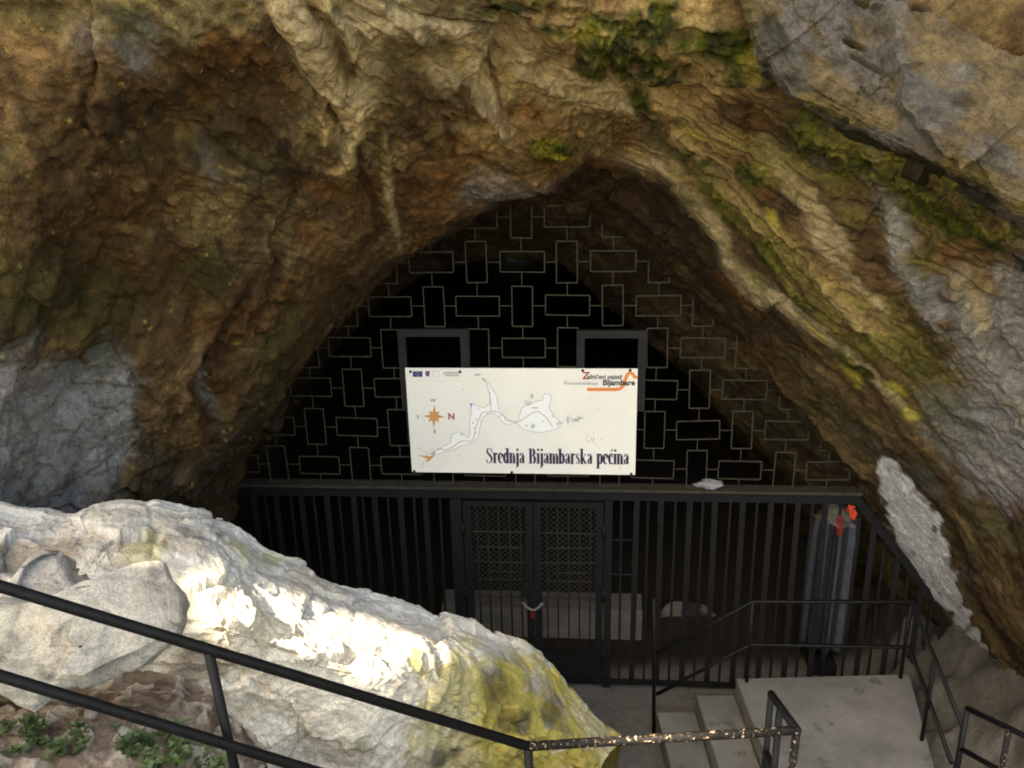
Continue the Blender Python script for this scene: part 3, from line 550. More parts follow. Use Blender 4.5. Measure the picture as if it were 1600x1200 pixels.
# ================================================================== GATE SCREEN
G = empty('gate_screen', (0, GD, 0), PSI)
tag(G, 'black iron screen closing the cave mouth, patterned grille above a barred gate', 'gate')
UL, UR = gp(360, 760)[0], gp(1345, 765)[0]
mb = MB(); mb.box(UL, UR, -.03, .05, 1.945, 2.045); mb.build('top_beam', M['iron'], G)
mb = MB(); mb.box(UL, UR, -.075, .055, 2.047, 2.071); mb.build('ledge', M['grille'], G)
MOD = .364; HW, HH, VW, VH, RT = .178, .083, .083, .168, .0047
def rect_mesh(name, w, h):
    m_ = MB(); t = RT
    m_.box(-w, w, -t, t, h - t, h + t); m_.box(-w, w, -t, t, -h - t, -h + t); m_.box(-w - t, -w + t, -t * .9, t * .9, -h, h); m_.box(w - t, w + t, -t * .9, t * .9, -h, h)
    me = m_.mesh(name); me.materials.append(M['grille']); return me
hm, vm = rect_mesh('grille_cell_wide', HW, HH), rect_mesh('grille_cell_tall', VW, VH)
gx_, gz_ = MOD - HW - VW, .36 - HH - VH
m_ = MB(); m_.box(-gx_ / 2, gx_ / 2, -RT * .8, RT * .8, -RT * .8, RT * .8); lh = m_.mesh('grille_link'); lh.materials.append(M['grille'])
m_ = MB(); m_.box(-RT * .8, RT * .8, -RT * .8, RT * .8, -gz_ / 2, gz_ / 2); lv = m_.mesh('grille_link_tall'); lv.materials.append(M['grille'])
BU = np.array([gp(*p)[0] for p in ((345, 800), (405, 640), (515, 470), (615, 390), (745, 330), (835, 318), (915, 330), (1060, 425), (1175, 560), (1345, 770))])
BZ = np.array([gp(*p)[1] for p in ((345, 800), (405, 640), (515, 470), (615, 390), (745, 330), (835, 318), (915, 330), (1060, 425), (1175, 560), (1345, 770))])
def inside(u, z, mgn=.22): return z < np.interp(u, BU, BZ, left=-9, right=-9) + mgn
wins = ((-2, -1), (-2, -2), (2, -1), (2, -2))
cells = set()
for j in range(3, -5, -1):
    for k in range(-9, 10):
        u, z = .10 + MOD * k, 3.68 + .36 * j
        if (k, j) in wins or not inside(u, z): continue
        cells.add((k, j)); tall = (k + j) % 2 == 0
        o = link('grille_cell', vm if tall else hm, None, G); o.location = (u + random.gauss(0, .004), 0, z + random.gauss(0, .004)); o.rotation_euler = (0, random.gauss(0, .012), 0)
for (k, j) in cells:
    u, z = .10 + MOD * k, 3.68 + .36 * j; tall = (k + j) % 2 == 0
    if (k + 1, j) in cells:
        o = link('grille_link', lh, None, G); o.location = (u + (VW if tall else HW) + gx_ / 2, 0, z)
    if (k, j - 1) in cells or j == -4:
        o = link('grille_link', lv, None, G); o.location = (u, 0, z - (VH if tall else HH) - gz_ / 2)
for (a, b, c_, d_) in ((621, 513, 731, 640), (901, 515, 1010, 640)):
    u0, z1 = gp(a, b); u1, _ = gp(c_, b); z0 = gp(a, d_)[1]; w = .065; mb = MB()
    mb.box(u0, u1, -.03, .02, z1 - w, z1); mb.box(u0, u1, -.03, .02, z0, z0 + w); mb.box(u0, u0 + w, -.028, .018, z0 + w, z1 - w); mb.box(u1 - w, u1, -.028, .018, z0 + w, z1 - w)
    mb.build('window_frame', M['wframe'], G)
# bars
def bar_mesh(w, d):
    m_ = MB(); m_.box(-w / 2, w / 2, -d / 2, d / 2, 0, 1); me = m_.mesh('bar'); me.materials.append(M['iron']); return me
thick, thin = bar_mesh(.05, .012), bar_mesh(.020, .020)
uL0, uL1 = UL + .08, gp(704, 800)[0]; uR0, uR1 = gp(972, 800)[0], gp(1338, 800)[0]
i = 0; u = uL1 - .11
while u > uL0:
    o = link('bar', thick if i % 2 else thin, None, G); o.location = (u, .0 if i % 2 else .03, .02); o.scale = (1, 1, 1.93); o.rotation_euler = (0, random.gauss(0, .006), rad(random.uniform(-8, 8))); u -= .112; i += 1
i = 0; u = uR0
while u < uR1 - .02:
    o = link('bar', thick if i % 2 else thin, None, G); o.location = (u, .0 if i % 2 else .03, .02); o.scale = (1, 1, 1.93); o.rotation_euler = (0, random.gauss(0, .006), rad(random.uniform(-8, 8))); u += .116; i += 1
# the run of bars under the sloping rock at the right
e0, e1 = gp(1338, 778), gp(1560, 1068)
mb = MB(); mb.bar((e0[0], -.01, e0[1]), (e1[0], -.01, e1[1]), .03, .07); mb.build('sloping_rail', M['iron'], G)
u = e0[0] + .06; i = 0
while u < e1[0] - .06:
    zt = e0[1] + (e1[1] - e0[1]) * (u - e0[0]) / (e1[0] - e0[0]) - .02
    o = link('bar', thick if i % 2 else thin, None, G); o.location = (u, 0 if i % 2 else .03, .02); o.scale = (1, 1, zt); u += .116; i += 1
mb = MB(); mb.box(UL, gp(1560, 1068)[0], -.02, .02, .02, .055); mb.build('bottom_rail', M['iron'], G)
for zz in (843, 897):
    z = gp(970, zz)[1]; mb = MB(); mb.box(gp(957, 850)[0], gp(998, 850)[0], -.008, .008, z - .008, z + .008); mb.build('crossbar', M['iron'], G)
for (a, b) in ((704, 722), (945, 957)):
    u0, u1 = gp(a, 790)[0], gp(b, 790)[0]; mb = MB(); mb.box(u0, u1, -.045, .045, 0, 1.943); mb.build('door_post', M['iron'], G)
ug0, ug1 = gp(723, 790)[0] + .004, gp(944, 790)[0] - .004; um = (ug0 + ug1) / 2
for (a, b) in ((ug0, um - .004), (um + .004, ug1)):
    mb = MB(); s_ = .065; T = 1.915
    mb.box(a, a + s_, -.03, .02, .03, T); mb.box(b - s_, b, -.03, .02, .03, T); mb.box(a + s_, b - s_, -.028, .018, T - .05, T); mb.box(a + s_, b - s_, -.028, .018, .03, .07)
    leaf = mb.build('gate_leaf', M['iron'], G)
    for py, ins in ((832, 0), (856, .05), (879, 0), (894, .12), (907, .04), (934, 0)):
        z = gp(800, py)[1]; mb = MB(); mb.bar((a + s_ + ins, .012, z), (b - s_ - ins * .7, .012, z + random.gauss(0, .004)), .010); mb.build('crossbar', M['grille'], leaf)
    zm0, zm1 = gp(800, 940)[1], T - .05
    mb = MB(); w = b - a - 2 * s_; h = zm1 - zm0; pit = .052; n = int((w + h) / pit)
    for k in range(1, n):
        for sgn in (1, -1):
            q = k * pit; x0, z0_ = (q, 0) if q < w else (w, q - w); x1, z1_ = (0, q) if q < h else (q - h, h)
            if sgn < 0: x0, x1 = w - x0, w - x1
            mb.bar((a + s_ + x0, -.004 + .003 * sgn, zm0 + z0_), (a + s_ + x1, -.004 + .003 * sgn, zm0 + z1_), .0035)
    o = mb.build('wire_mesh', M['grille'], leaf); o['kind'] = 'stuff'
    for k in range(5):
        x = a + s_ + w * (k + .5) / 5; mb = MB(); mb.bar((x, .025, .07), (x, .025, T - .05), .014); mb.build('upright', M['iron'], leaf)
    mb = MB(); zt = gp(800, 1016)[1]; nn = 16; top = [(a + s_ + w * q / nn, zt + (.05 if (q % 8) in (3, 4) else .0) * 1.0 + random.gauss(0, .006)) for q in range(nn + 1)]
    v = [(x, -.012, .072) for x, z in top] + [(x, -.012, z) for x, z in top] + [(x, -.006, .072) for x, z in top] + [(x, -.006, z) for x, z in top]; m1 = nn + 1
    f = []
    for q in range(nn): f += [(q, q + 1, m1 + q + 1, m1 + q), (2 * m1 + q + 1, 2 * m1 + q, 3 * m1 + q, 3 * m1 + q + 1), (m1 + q, m1 + q + 1, 3 * m1 + q + 1, 3 * m1 + q)]
    mb.add(v, f); mb.build('kick_plate', M['iron'], leaf)
for u_ in (ug0 - .006, ug1 + .006):
    for z_ in (.35, 1.0, 1.65):
        mb = MB(); mb.tube([(u_, -.05, z_ - .06), (u_, -.05, z_ + .06)], .016, 10); mb.build('hinge', M['iron'], G, True)
mb = MB(); mb.box(um - .10, um - .02, -.045, -.031, .96, 1.12); mb.build('lock_case', M['iron'], G)
# chain and padlock
def gw(u, w, z): return Vector((0, GD, 0)) + Vector(GU) * u + Vector(GN) * w + Vector((0, 0, z))
M['steel'] = flat('bright_steel', (.55, .54, .52), .3, .9); M['red'] = plain('red_paint', (.17, .015, .012), .5, .3, 12, 0, 0)
uc, zc = gp(833, 940); ch = empty('chain', gw(uc, -.06, zc), PSI); tag(ch, 'short steel chain with a padlock joining the two gate leaves', 'chain')
for k in range(11):
    t = k / 10; x = -.085 + .17 * t; z = -.07 * math.sin(math.pi * t) + .02; mb = MB(); pts = []
    for a in range(11):
        an = a * 2 * math.pi / 10; q = Vector((.014 * math.cos(an), .008 * math.sin(an), 0)); 
        if k % 2: q = Vector((q.x, 0, q.y))
        pts.append(q + Vector((x, 0, z)))
    mb.tube(pts, .0028, 6, False); mb.build('chain_link', M['steel'], ch, True)
mb = MB(); mb.box(-.022, .022, -.012, .012, -.13, -.08); pts = [(.014 * math.cos(a * math.pi / 8), 0, -.08 + .028 * math.sin(a * math.pi / 8)) for a in range(9)]; mb.tube(pts, .004, 6)
mb.build('padlock', M['red'], ch)
# small pale lump lying on the ledge
uc, zc = gp(1108, 757)
mb = MB(); nn = 14
pp = []
for a in range(9):
    for b in range(nn):
        th = a / 8 * math.pi; ph = b / nn * 2 * math.pi; r = 1 + .22 * math.sin(3 * ph + a) + .15 * math.sin(5 * ph - 2 * a)
        pp.append((.115 * math.sin(th) * math.cos(ph) * r, .05 * math.sin(th) * math.sin(ph) * r, .036 + .04 * math.cos(th) * r))
mb.add(pp, [(a * nn + b, a * nn + (b + 1) % nn, (a + 1) * nn + (b + 1) % nn, (a + 1) * nn + b) for a in range(8) for b in range(nn)])
o = mb.build('stone', plain('pale_stone', (.22, .22, .225), .8, .3, 20, 0, .4), None, True); o.location = gw(uc, -.02, 2.071); o.rotation_euler = (0, 0, PSI)
tag(o, 'pale lumpy stone lying on the ledge above the right bars', 'stone')

# ================================================================== BEHIND THE BARS
u0, zt = gp(690, 946, .75); u1 = gp(1004, 946, .75)[0]
mb = MB(); mb.box(u0, u1, 0, .3, -.05, zt); o = mb.build('low_wall', M['concd']); o.location = gw(0, .75, 0); o.rotation_euler = (0, 0, PSI)
tag(o, 'low beige concrete wall just behind the gate leaves', 'wall')
slab('boulder', [(1030, 965), (1045, 945), (1070, 938), (1100, 945), (1125, 965), (1132, 985), (1120, 1000), (1100, 1060), (1040, 1060), (1030, 1000)], 8.3, (.02, -.1), .4, 461,
     'rounded dusty boulder behind the bars right of the gate', (.045, .041, .034), 60, 20)
# silver ribbed roll with red cloth
uc, zb = gp(1286, 1005, .35); _, zt = gp(1286, 803, .35); H = zt - .35
o = empty('silver_roll', gw(uc, .35, 0), PSI); tag(o, 'tall silver roll in upright folds standing behind the right bars', 'roll')
M['silver'] = plain('silver_sheet', (.085, .092, .11), .45, .3, 8, .3, .1)
M['olive'] = plain('olive_wrap', (.16, .15, .11), .8, .4, 10, 0, .3)
nn = 96; P_ = []
zs = [zb, zb + .04, zb + .15, .9, 1.1, 1.4, zt - .12, zt - .06, zt - .02]
for zi, z in enumerate(zs):
    for b in range(nn):
        ph = b / nn * 2 * math.pi; fold = .5 + .5 * math.cos(8 * ph + .7); r = (.135 + .075 * fold) * (1 if zi < 6 else (.98, .95, .90)[zi - 6]) * (.88 if zi == 0 else 1)
        P_.append((r * math.cos(ph) + .015 * (z - 1), r * math.sin(ph), z))
mb = MB(); mb.add(P_, [(a * nn + b, a * nn + (b + 1) % nn, (a + 1) * nn + (b + 1) % nn, (a + 1) * nn + b) for a in range(len(zs) - 1) for b in range(nn)] + [tuple(range(nn))[::-1], tuple((len(zs) - 1) * nn + b for b in range(nn))])
fs_ = mb.build('folded_sheet', M['silver'], o, True); M['navy'] = plain('navy_sheet', (.018, .020, .030), .5, .3, 8, 0, .1); fs_.data.materials.append(M['navy'])
for pi, pl_ in enumerate(fs_.data.polygons):
    if pi < (len(zs) - 1) * nn and .5 + .5 * math.cos(8 * ((pi % nn) + .5) / nn * 2 * math.pi + .7) < .42: pl_.material_index = 1
mb = MB(); P_ = []
for a in range(7):
    for b in range(24):
        ph = b / 24 * 2 * math.pi; r = (.175 - .018 * a) * (1 + .12 * math.sin(3 * ph + a) + .08 * math.sin(7 * ph - a)); P_.append((r * math.cos(ph) - .02, r * math.sin(ph) * .95 - .01, zt - .03 + .024 * a + .02 * math.sin(2 * ph)))
mb.add(P_, [(a * 24 + b, a * 24 + (b + 1) % 24, (a + 1) * 24 + (b + 1) % 24, (a + 1) * 24 + b) for a in range(6) for b in range(24)] + [tuple(6 * 24 + b for b in range(24))]); mb.build('wrapping', M['olive'], o, True)
mb = MB(); mb.box(-.12, .12, -.12, .12, .0, .1); mb.tube([(0, 0, .1), (0, 0, zb + .02)], .03, 10); mb.build('foot', M['iron'], o)
M['orange'] = plain('orange_red_cloth', (.55, .05, .015), .7, .25, 10, 0, .2)
def cloth(name, a, b, w, mat, label, seed):
    rnd = random.Random(seed); n = 14; v = []; a, b = Vector(a), Vector(b); s_ = Vector(GU)
    for k in range(n):
        t = k / (n - 1); c = a.lerp(b, t) + Vector((rnd.gauss(0, .008), 0, 0)); ww = w * (.5 + .7 * math.sin(math.pi * min(1, t * .8 + .15)))
        for q in range(5): v.append(c + s_ * ww * (q / 4 - .5) + Vector(GN) * (.02 * math.sin(q * 2.3 + k * .6 + seed)))
    f = [(k * 5 + q, k * 5 + q + 1, k * 5 + q + 6, k * 5 + q + 5) for k in range(n - 1) for q in range(4)]
    mb = MB(); mb.add(v, f); o = mb.build(name, mat, None, True); so_ = o.modifiers.new('t', 'SOLIDIFY'); so_.thickness = .006; return tag(o, label, 'cloth')
ua, za = gp(1309, 800, .02); ub, zb_ = gp(1308, 832, .02)
cloth('cloth', gw(ua, -.04, za), gw(ub, -.04, zb_), .05, M['red'], 'dark red strip of cloth hanging above the silver roll', 3)
ua, za = gp(1327, 783, .02); ub, zb_ = gp(1330, 806, .02)
cloth('cloth', gw(ua, -.05, za), gw(ub, -.05, zb_), .055, M['orange'], 'bright orange-red scrap of cloth at the bar top by the rock', 5)

# ================================================================== THE SIGN
SG = empty('sign_board', gw(gp(816, 650)[0], -.06, 0), PSI); tag(SG, 'white sign board with a cave map wired to the grille', 'sign')
SW, SH, SZ0 = 1.925, .957, gp(820, 735)[1] - .003
us = gp(816, 650)[0]; xL = gp(640, 650)[0] - us; ZT = SZ0 + SH
mb = MB(); mb.box(xL, xL + SW, 0, .018, SZ0, ZT); o = mb.build('board', M['white'], SG)
mo = o.modifiers.new('b', 'BEVEL'); mo.width = .003; mo.segments = 2
def sp_(x, y):                                       # a point of the printed face, from the sign's own layout grid
    s = (y - 105) / 590; xl = 128 + 32 * s; xr = 1443 - 16 * s; u = (x - xl) / (xr - xl); yt = 105 + 17 * u; yb = 692 + 26 * u; v = (y - yt) / (yb - yt)
    return xL + u * SW, ZT - v * SH
INK = [0]
def flatpoly(mb, pts, off=None):
    INK[0] += 1; yy = -.0015 - .00004 * (INK[0] % 60) if off is None else off
    mb.add([(x, yy, z) for x, z in pts], [tuple(range(len(pts)))])
def stroke(mb, pts, w, off=None):
    INK[0] += 1; yy = -.0015 - .00004 * (INK[0] % 60) if off is None else off
    pts = [Vector((x, z)) for x, z in pts]; L_ = []; n = len(pts)
    for i, p in enumerate(pts):
        t = (pts[min(i + 1, n - 1)] - pts[max(i - 1, 0)]).normalized(); q = Vector((-t.y, t.x)); ww = w[i] if isinstance(w, (list, tuple)) else w
        L_.append((p + q * ww / 2, p - q * ww / 2))
    v = [(a.x, yy, a.y) for ab in L_ for a in ab]; mb.add(v, [(2 * i, 2 * i + 1, 2 * i + 3, 2 * i + 2) for i in range(n - 1)])
ink = flat('ink_navy', (.022, .016, .055), .5); inkg = flat('ink_grey', (.30, .30, .32), .5); inkl = flat('ink_light_grey', (.20, .20, .21), .5); inkr = flat('ink_red', (.42, .07, .05), .5)
inko = flat('ink_orange', (.80, .24, .07), .5); inkb = flat('ink_blue', (.02, .04, .20), .5); inkbl = flat('ink_light_blue', (.10, .28, .60), .5); inkw = flat('map_white', (.88, .88, .86), .5); inkk = flat('ink_black', (.02, .02, .025), .5)
inkc = flat('ink_compass', (.62, .30, .10), .5); inky = flat('ink_yellow', (.8, .6, .05), .5); inkrose = flat('ink_rose', (.82, .56, .50), .5)
# serif lettering of the title, drawn stroke by stroke (x-height 1, condensed)
TS, HS, SF = .215, .08, .055
def arc(cx, cy_, rx, ry, a0, a1, n=14): return [(cx + rx * math.cos(rad(a0 + (a1 - a0) * i / n)), cy_ + ry * math.sin(rad(a0 + (a1 - a0) * i / n))) for i in range(n + 1)]
def bowl(cx, cy_, rx, ry, a0, a1): 
    p = arc(cx, cy_, rx, ry, a0, a1); return (p, [HS + (TS - HS) * abs(math.cos(rad(a0 + (a1 - a0) * i / 14))) for i in range(15)])
def stem(x, y0, y1, s0=1, s1=1, w=TS):
    r = [([(x, y0), (x, y1)], w)]
    if s0: r.append(([(x - w * .95, y0 + .025), (x + w * .95, y0 + .025)], .05))
    if s1: r.append(([(x - w * .95, y1 - .03), (x, y1 - .03)], .06))
    return r
GL = {
 'S': (.62, [([(.50, 1.10), (.44, 1.36), (.30, 1.42), (.16, 1.34), (.11, 1.15), (.18, .95), (.33, .78), (.47, .58), (.50, .34), (.42, .10), (.27, .02), (.14, .08), (.08, .34)], [.05, .06, .07, .11, .16, .18, .2, .18, .16, .11, .07, .06, .05]), ([(.52, 1.05), (.52, 1.43)], .05), ([(.07, .40), (.07, .01)], .05)]),
 'r': (.42, stem(.14, 0, 1) + [([(.20, .72), (.27, .92), (.35, .97)], [.05, .09, .10]), ([(.34, .98), (.37, .80)], .11)]),
 'e': (.47, [bowl(.25, .5, .17, .47, 40, 300), ([(.12, .55), (.41, .55)], .055), bowl(.25, .62, .15, .34, 0, 90)]),
 'd': (.53, [bowl(.22, .5, .14, .47, 20, 340)] + stem(.38, 0, 1.45, 0, 1) + [([(.38, .03), (.50, .03)], .05)]),
 'n': (.55, stem(.13, 0, 1) + stem(.41, 0, .75, 1, 0) + [([(.18, .78), (.27, .95), (.36, .93), (.41, .74)], [.05, .09, .12, .16])]),
 'j': (.30, [([(.17, 1.0), (.17, -.15), (.12, -.34), (.01, -.38)], [TS, TS, .10, .06]), ([(.03, .97), (.17, .97)], .06), ([(.17, 1.20), (.17, 1.42)], .18)]),
 'i': (.30, stem(.15, 0, 1) + [([(.15, 1.20), (.15, 1.42)], .18)]),
 'a': (.50, [([(.09, .74), (.14, .93), (.24, .98), (.33, .88), (.35, .70), (.35, .10), (.46, .03)], [.14, .09, .07, .12, TS, TS, .05]), ([(.35, .60), (.20, .50), (.11, .33), (.12, .12), (.21, .04), (.34, .16)], [.05, .08, .15, .16, .08, .05])]),
 'B': (.68, stem(.17, 0, 1.43, 1, 1) + [([(.17, 1.40), (.36, 1.40)], .05), ([(.17, .03), (.36, .03)], .05), ([(.17, .76), (.38, .76)], .05), bowl(.34, 1.08, .15, .32, -90, 90), bowl(.36, .39, .18, .36, -90, 90)]),
 'm': (.82, stem(.13, 0, 1) + stem(.41, 0, .75, 1, 0) + stem(.69, 0, .75, 1, 0) + [([(.18, .78), (.27, .95), (.36, .93), (.41, .74)], [.05, .09, .12, .16]), ([(.46, .78), (.55, .95), (.64, .93), (.69, .74)], [.05, .09, .12, .16])]),
 'b': (.53, stem(.13, 0, 1.45, 0, 1) + [bowl(.29, .5, .15, .47, -160, 160)]),
 's': (.42, [([(.33, .72), (.29, .93), (.20, .98), (.11, .88), (.12, .68), (.24, .50), (.32, .34), (.31, .12), (.21, .03), (.11, .08), (.07, .30)], [.05, .06, .07, .11, .15, .17, .16, .11, .07, .06, .05])]),
 'k': (.56, stem(.13, 0, 1.45) + [([(.20, .42), (.42, .93)], .06), ([(.24, .52), (.46, .03)], .17), ([(.34, .96), (.52, .96)], .05), ([(.36, .03), (.55, .03)], .05)]),
 'p': (.54, stem(.14, -.42, 1) + [bowl(.30, .5, .15, .47, -160, 160)]),
 'c': (.44, [bowl(.25, .5, .16, .47, 50, 310), ([(.36, .83), (.36, .68)], .12)]),
}
GL['ć'] = (GL['c'][0], GL['c'][1] + [([(.22, 1.15), (.34, 1.42)], [.05, .12])])
def title(text, p0, p1):
    (x0, z0), (x1, z1) = sp_(*p0), sp_(*p1); adv = sum(GL[c][0] if c != ' ' else .34 for c in text); sx = (x1 - x0) / adv; sz = .098; pen = 0; mb = MB()
    for c in text:
        if c == ' ': pen += .34; continue
        for pts, w in GL[c][1]:
            q = [(x0 + (pen + x) * sx, z0 + (z1 - z0) * pen / adv + z * sz) for x, z in pts]
            ww = [k * sx for k in w] if isinstance(w, list) else (w * sx if abs(pts[0][0] - pts[-1][0]) < abs(pts[0][1] - pts[-1][1]) else w * sz * .9)
            stroke(mb, q, ww)
        pen += GL[c][0]
    return mb.build('title_lettering', ink, SG)
title('Srednja Bijambarska pećina', (588, 641), (1392, 655))
def text(s, x, y, size, mat, name, shear=0, sx=1, bold=0, align='LEFT', spacing=1):
    cu = bpy.data.curves.new(name, 'FONT'); cu.body = s; cu.size = size; cu.shear = shear; cu.align_x = align; cu.offset = bold; cu.space_character = spacing; cu.resolution_u = 3
    t = bpy.data.objects.new(name, cu); COL.objects.link(t); bpy.context.view_layer.update()
    me = bpy.data.meshes.new_from_object(t.evaluated_get(bpy.context.evaluated_depsgraph_get())); bpy.data.objects.remove(t); me.materials.clear()
    px, pz = sp_(x, y); o = link(name, me, mat, SG); o.location = (px, -.0035, pz); o.rotation_euler = (rad(90), 0, 0); o.scale = (sx, 1, 1); return o
text('Z', 1134, 172, .085, inkr, 'lettering', .1, 1, .003)
text('aštićeni pejzaž', 1161, 171, .052, inkk, 'lettering', .08, .93, .0012)
text('Protected landscape', 1032, 202, .037, inkg, 'lettering', 0, .92, .0006)
text('Bijambare', 1246, 207, .069, inkk, 'lettering', .06, .96, .0022)
text('W', 288, 292, .046, inkk, 'compass_letter', align='CENTER'); text('S', 200, 383, .046, inkk, 'compass_letter', align='CENTER'); text('E', 296, 467, .046, inkk, 'compass_letter', align='CENTER')
text('N', 392, 388, .075, inkr, 'compass_letter', bold=.003, align='CENTER')
mb = MB(); cxx, cyy_ = 292, 372
for k in range(8):
    a = k * math.pi / 4 + .05; r = 64 if k % 2 == 0 else 46; pts = [sp_(cxx + r * math.cos(a), cyy_ + r * math.sin(a)), sp_(cxx + 22 * math.cos(a + .5), cyy_ + 22 * math.sin(a + .5)), sp_(cxx, cyy_), sp_(cxx + 22 * math.cos(a - .5), cyy_ + 22 * math.sin(a - .5))]
    flatpoly(mb, pts[::-1])
mb.build('compass_rose', inkc, SG)
mb = MB(); stroke(mb, [sp_(cxx + 66 * math.cos(a * math.pi / 20), cyy_ + 66 * math.sin(a * math.pi / 20)) for a in range(41)], .0018); mb.build('compass_ring', inkrose, SG)
# map body
outl = [(300, 588), (340, 578), (400, 560), (450, 540), (500, 530), (540, 500), (552, 440), (570, 385), (600, 355), (640, 358), (680, 400), (710, 425), (760, 410), (775, 430), (800, 450), (850, 460), (910, 468), (980, 450), (1020, 425), (1000, 400), (975, 375), (945, 325), (962, 270), (945, 250), (915, 258), (912, 285), (860, 300), (800, 320), (785, 345), (778, 390), (765, 405), (735, 405), (700, 385), (690, 365), (660, 335), (655, 262), (600, 185), (590, 190), (612, 240), (612, 310), (575, 325), (545, 312), (508, 305), (510, 330), (495, 410), (497, 480), (490, 495), (460, 472), (430, 462), (400, 475), (385, 500), (388, 522), (350, 535), (310, 560), (285, 575)]
mb = MB(); flatpoly(mb, [sp_(*p) for p in outl][::-1], -.0008); mb.build('map_area', inkw, SG)
rr = random.Random(4); jit = []
for i in range(len(outl)):
    a, b = outl[i], outl[(i + 1) % len(outl)]
    for t in (0, .33, .66): jit.append((a[0] + (b[0] - a[0]) * t + rr.gauss(0, 2), a[1] + (b[1] - a[1]) * t + rr.gauss(0, 2)))
mb = MB(); stroke(mb, [sp_(*p) for p in jit + jit[:1]], .0028)
def scrib(cx, cy_, rx, ry, n, sd):
    r2 = random.Random(sd); p = [(cx + r2.uniform(-rx, rx), cy_ + r2.uniform(-ry, ry)) for _ in range(n)]; stroke(mb, [sp_(*q) for q in p], .0022)
for a in ((545, 145, 22, 8, 14, 1), (578, 172, 14, 12, 12, 2), (850, 265, 10, 18, 12, 3), (828, 300, 22, 14, 14, 4), (868, 328, 20, 6, 10, 5), (855, 430, 14, 22, 16, 6), (822, 430, 12, 8, 10, 7), (1005, 418, 18, 12, 14, 8), (1055, 395, 12, 30, 14, 9), (1090, 400, 30, 10, 16, 10), (1120, 388, 22, 10, 12, 11), (455, 475, 14, 8, 8, 12), (968, 375, 8, 14, 8, 13), (285, 582, 18, 10, 10, 14), (245, 580, 40, 24, 7, 15)): scrib(*a)
stroke(mb, [sp_(*p) for p in ((612, 240), (616, 300), (618, 345))], .004); stroke(mb, [sp_(*p) for p in ((190, 548), (250, 575), (290, 590))], .002); stroke(mb, [sp_(*p) for p in ((250, 580), (215, 670))], .002)
mb.build('map_outline', inkl, SG)
mb = MB(); stroke(mb, [sp_(*p) for p in ((285, 585), (295, 568), (325, 555), (350, 565), (400, 545), (440, 515), (475, 510), (505, 518), (520, 490), (535, 420), (567, 352), (610, 348), (650, 346), (690, 372), (705, 398), (765, 410), (800, 392), (845, 360), (882, 347), (925, 378), (950, 410), (965, 434))], .0042); mb.build('route_line', inkr, SG)
mb = MB(); flatpoly(mb, [sp_(*p) for p in ((192, 590), (250, 612), (262, 600))]); flatpoly(mb, [sp_(*p) for p in ((250, 606), (243, 636), (266, 622), (300, 588))]); mb.build('entrance_mark', inkc, SG)
mb = MB(); flatpoly(mb, [sp_(*p) for p in ((497, 303), (512, 300), (512, 310), (504, 322))]); mb.build('map_mark', inkbl, SG)
mb = MB()
for (a, b) in ((670, 373), (528, 470), (548, 328), (520, 440), (515, 410), (913, 405), (532, 390), (600, 360)): flatpoly(mb, [sp_(a + 4 * math.cos(t), b + 4 * math.sin(t)) for t in np.linspace(2 * math.pi, 0, 8, endpoint=False)])
mb.build('map_mark', inkg, SG)
mb = MB(); flatpoly(mb, [sp_(*p) for p in ((173, 122), (173, 153), (228, 153), (228, 122))]); fo = mb.build('flag_emblem', inkb, SG)
mb = MB()
for k in range(12): a = k * math.pi / 6; flatpoly(mb, [sp_(200 + 10 * math.cos(a) + 1.6 * math.cos(t), 137 + 10 * math.sin(a) + 1.6 * math.sin(t)) for t in np.linspace(2 * math.pi, 0, 6, endpoint=False)], -.0045)
mb.build('star_ring', inky, fo)
mb = MB(); flatpoly(mb, [sp_(*p) for p in ((246, 122), (246, 142), (258, 154), (270, 142), (270, 122))]); sh = mb.build('shield_emblem', inkb, SG)
mb = MB(); flatpoly(mb, [sp_(*p) for p in ((253, 128), (253, 140), (263, 140), (263, 128))], -.0045); mb.build('shield_mark', inkr, sh)
mb = MB(); stroke(mb, [sp_(*p) for p in ((289, 123), (324, 123), (324, 154), (289, 154), (289, 122))], .006); mb.build('square_emblem', inkrose, SG)
mb = MB()
for (y, a, b) in ((129, 352, 440), (138, 345, 438), (147, 360, 438)): stroke(mb, [sp_(a, y), sp_(b, y + 1)], .006)
mb.build('small_print', inkl, SG)
mb = MB(); stroke(mb, [sp_(*p) for p in ((1160, 230), (1320, 232), (1345, 228), (1362, 210), (1372, 180), (1385, 150), (1400, 138), (1415, 150), (1425, 165), (1440, 168))], .029); mb.build('logo_ribbon', inko, SG)
mb = MB(); stroke(mb, [sp_(150, 176), sp_(1420, 180)], .0016); mb.build('hairline', inkrose, SG)
mb = MB(); rs = random.Random(9)
for k in range(46):
    cx_, cy2 = (rs.gauss(1185, 22), rs.gauss(510, 34)) if k < 22 else (rs.uniform(170, 1410), rs.uniform(140, 690)); rr2 = rs.uniform(1.5, 4.5); flatpoly(mb, [sp_(cx_ + rr2 * math.cos(t) * rs.uniform(.6, 1.2), cy2 + rr2 * math.sin(t) * rs.uniform(.6, 1.3)) for t in np.linspace(2 * math.pi, 0, 7, endpoint=False)], -.0006 - .00001 * k)
mb.build('grime_spots', flat('sign_grime', (.50, .49, .38), .8), SG)
bolt = MB(); bolt.tube([(0, -.006, 0), (0, 0, 0)], .012, 10); bm_ = bolt.mesh('bolt'); bm_.materials.append(M['iron'])
for (a, b) in ((160, 124), (444, 128), (1137, 128), (1400, 128), (174, 686), (733, 696), (1404, 710)):
    o = link('bolt', bm_, None, SG); x, z = sp_(a, b); o.location = (x, -.0005, z)

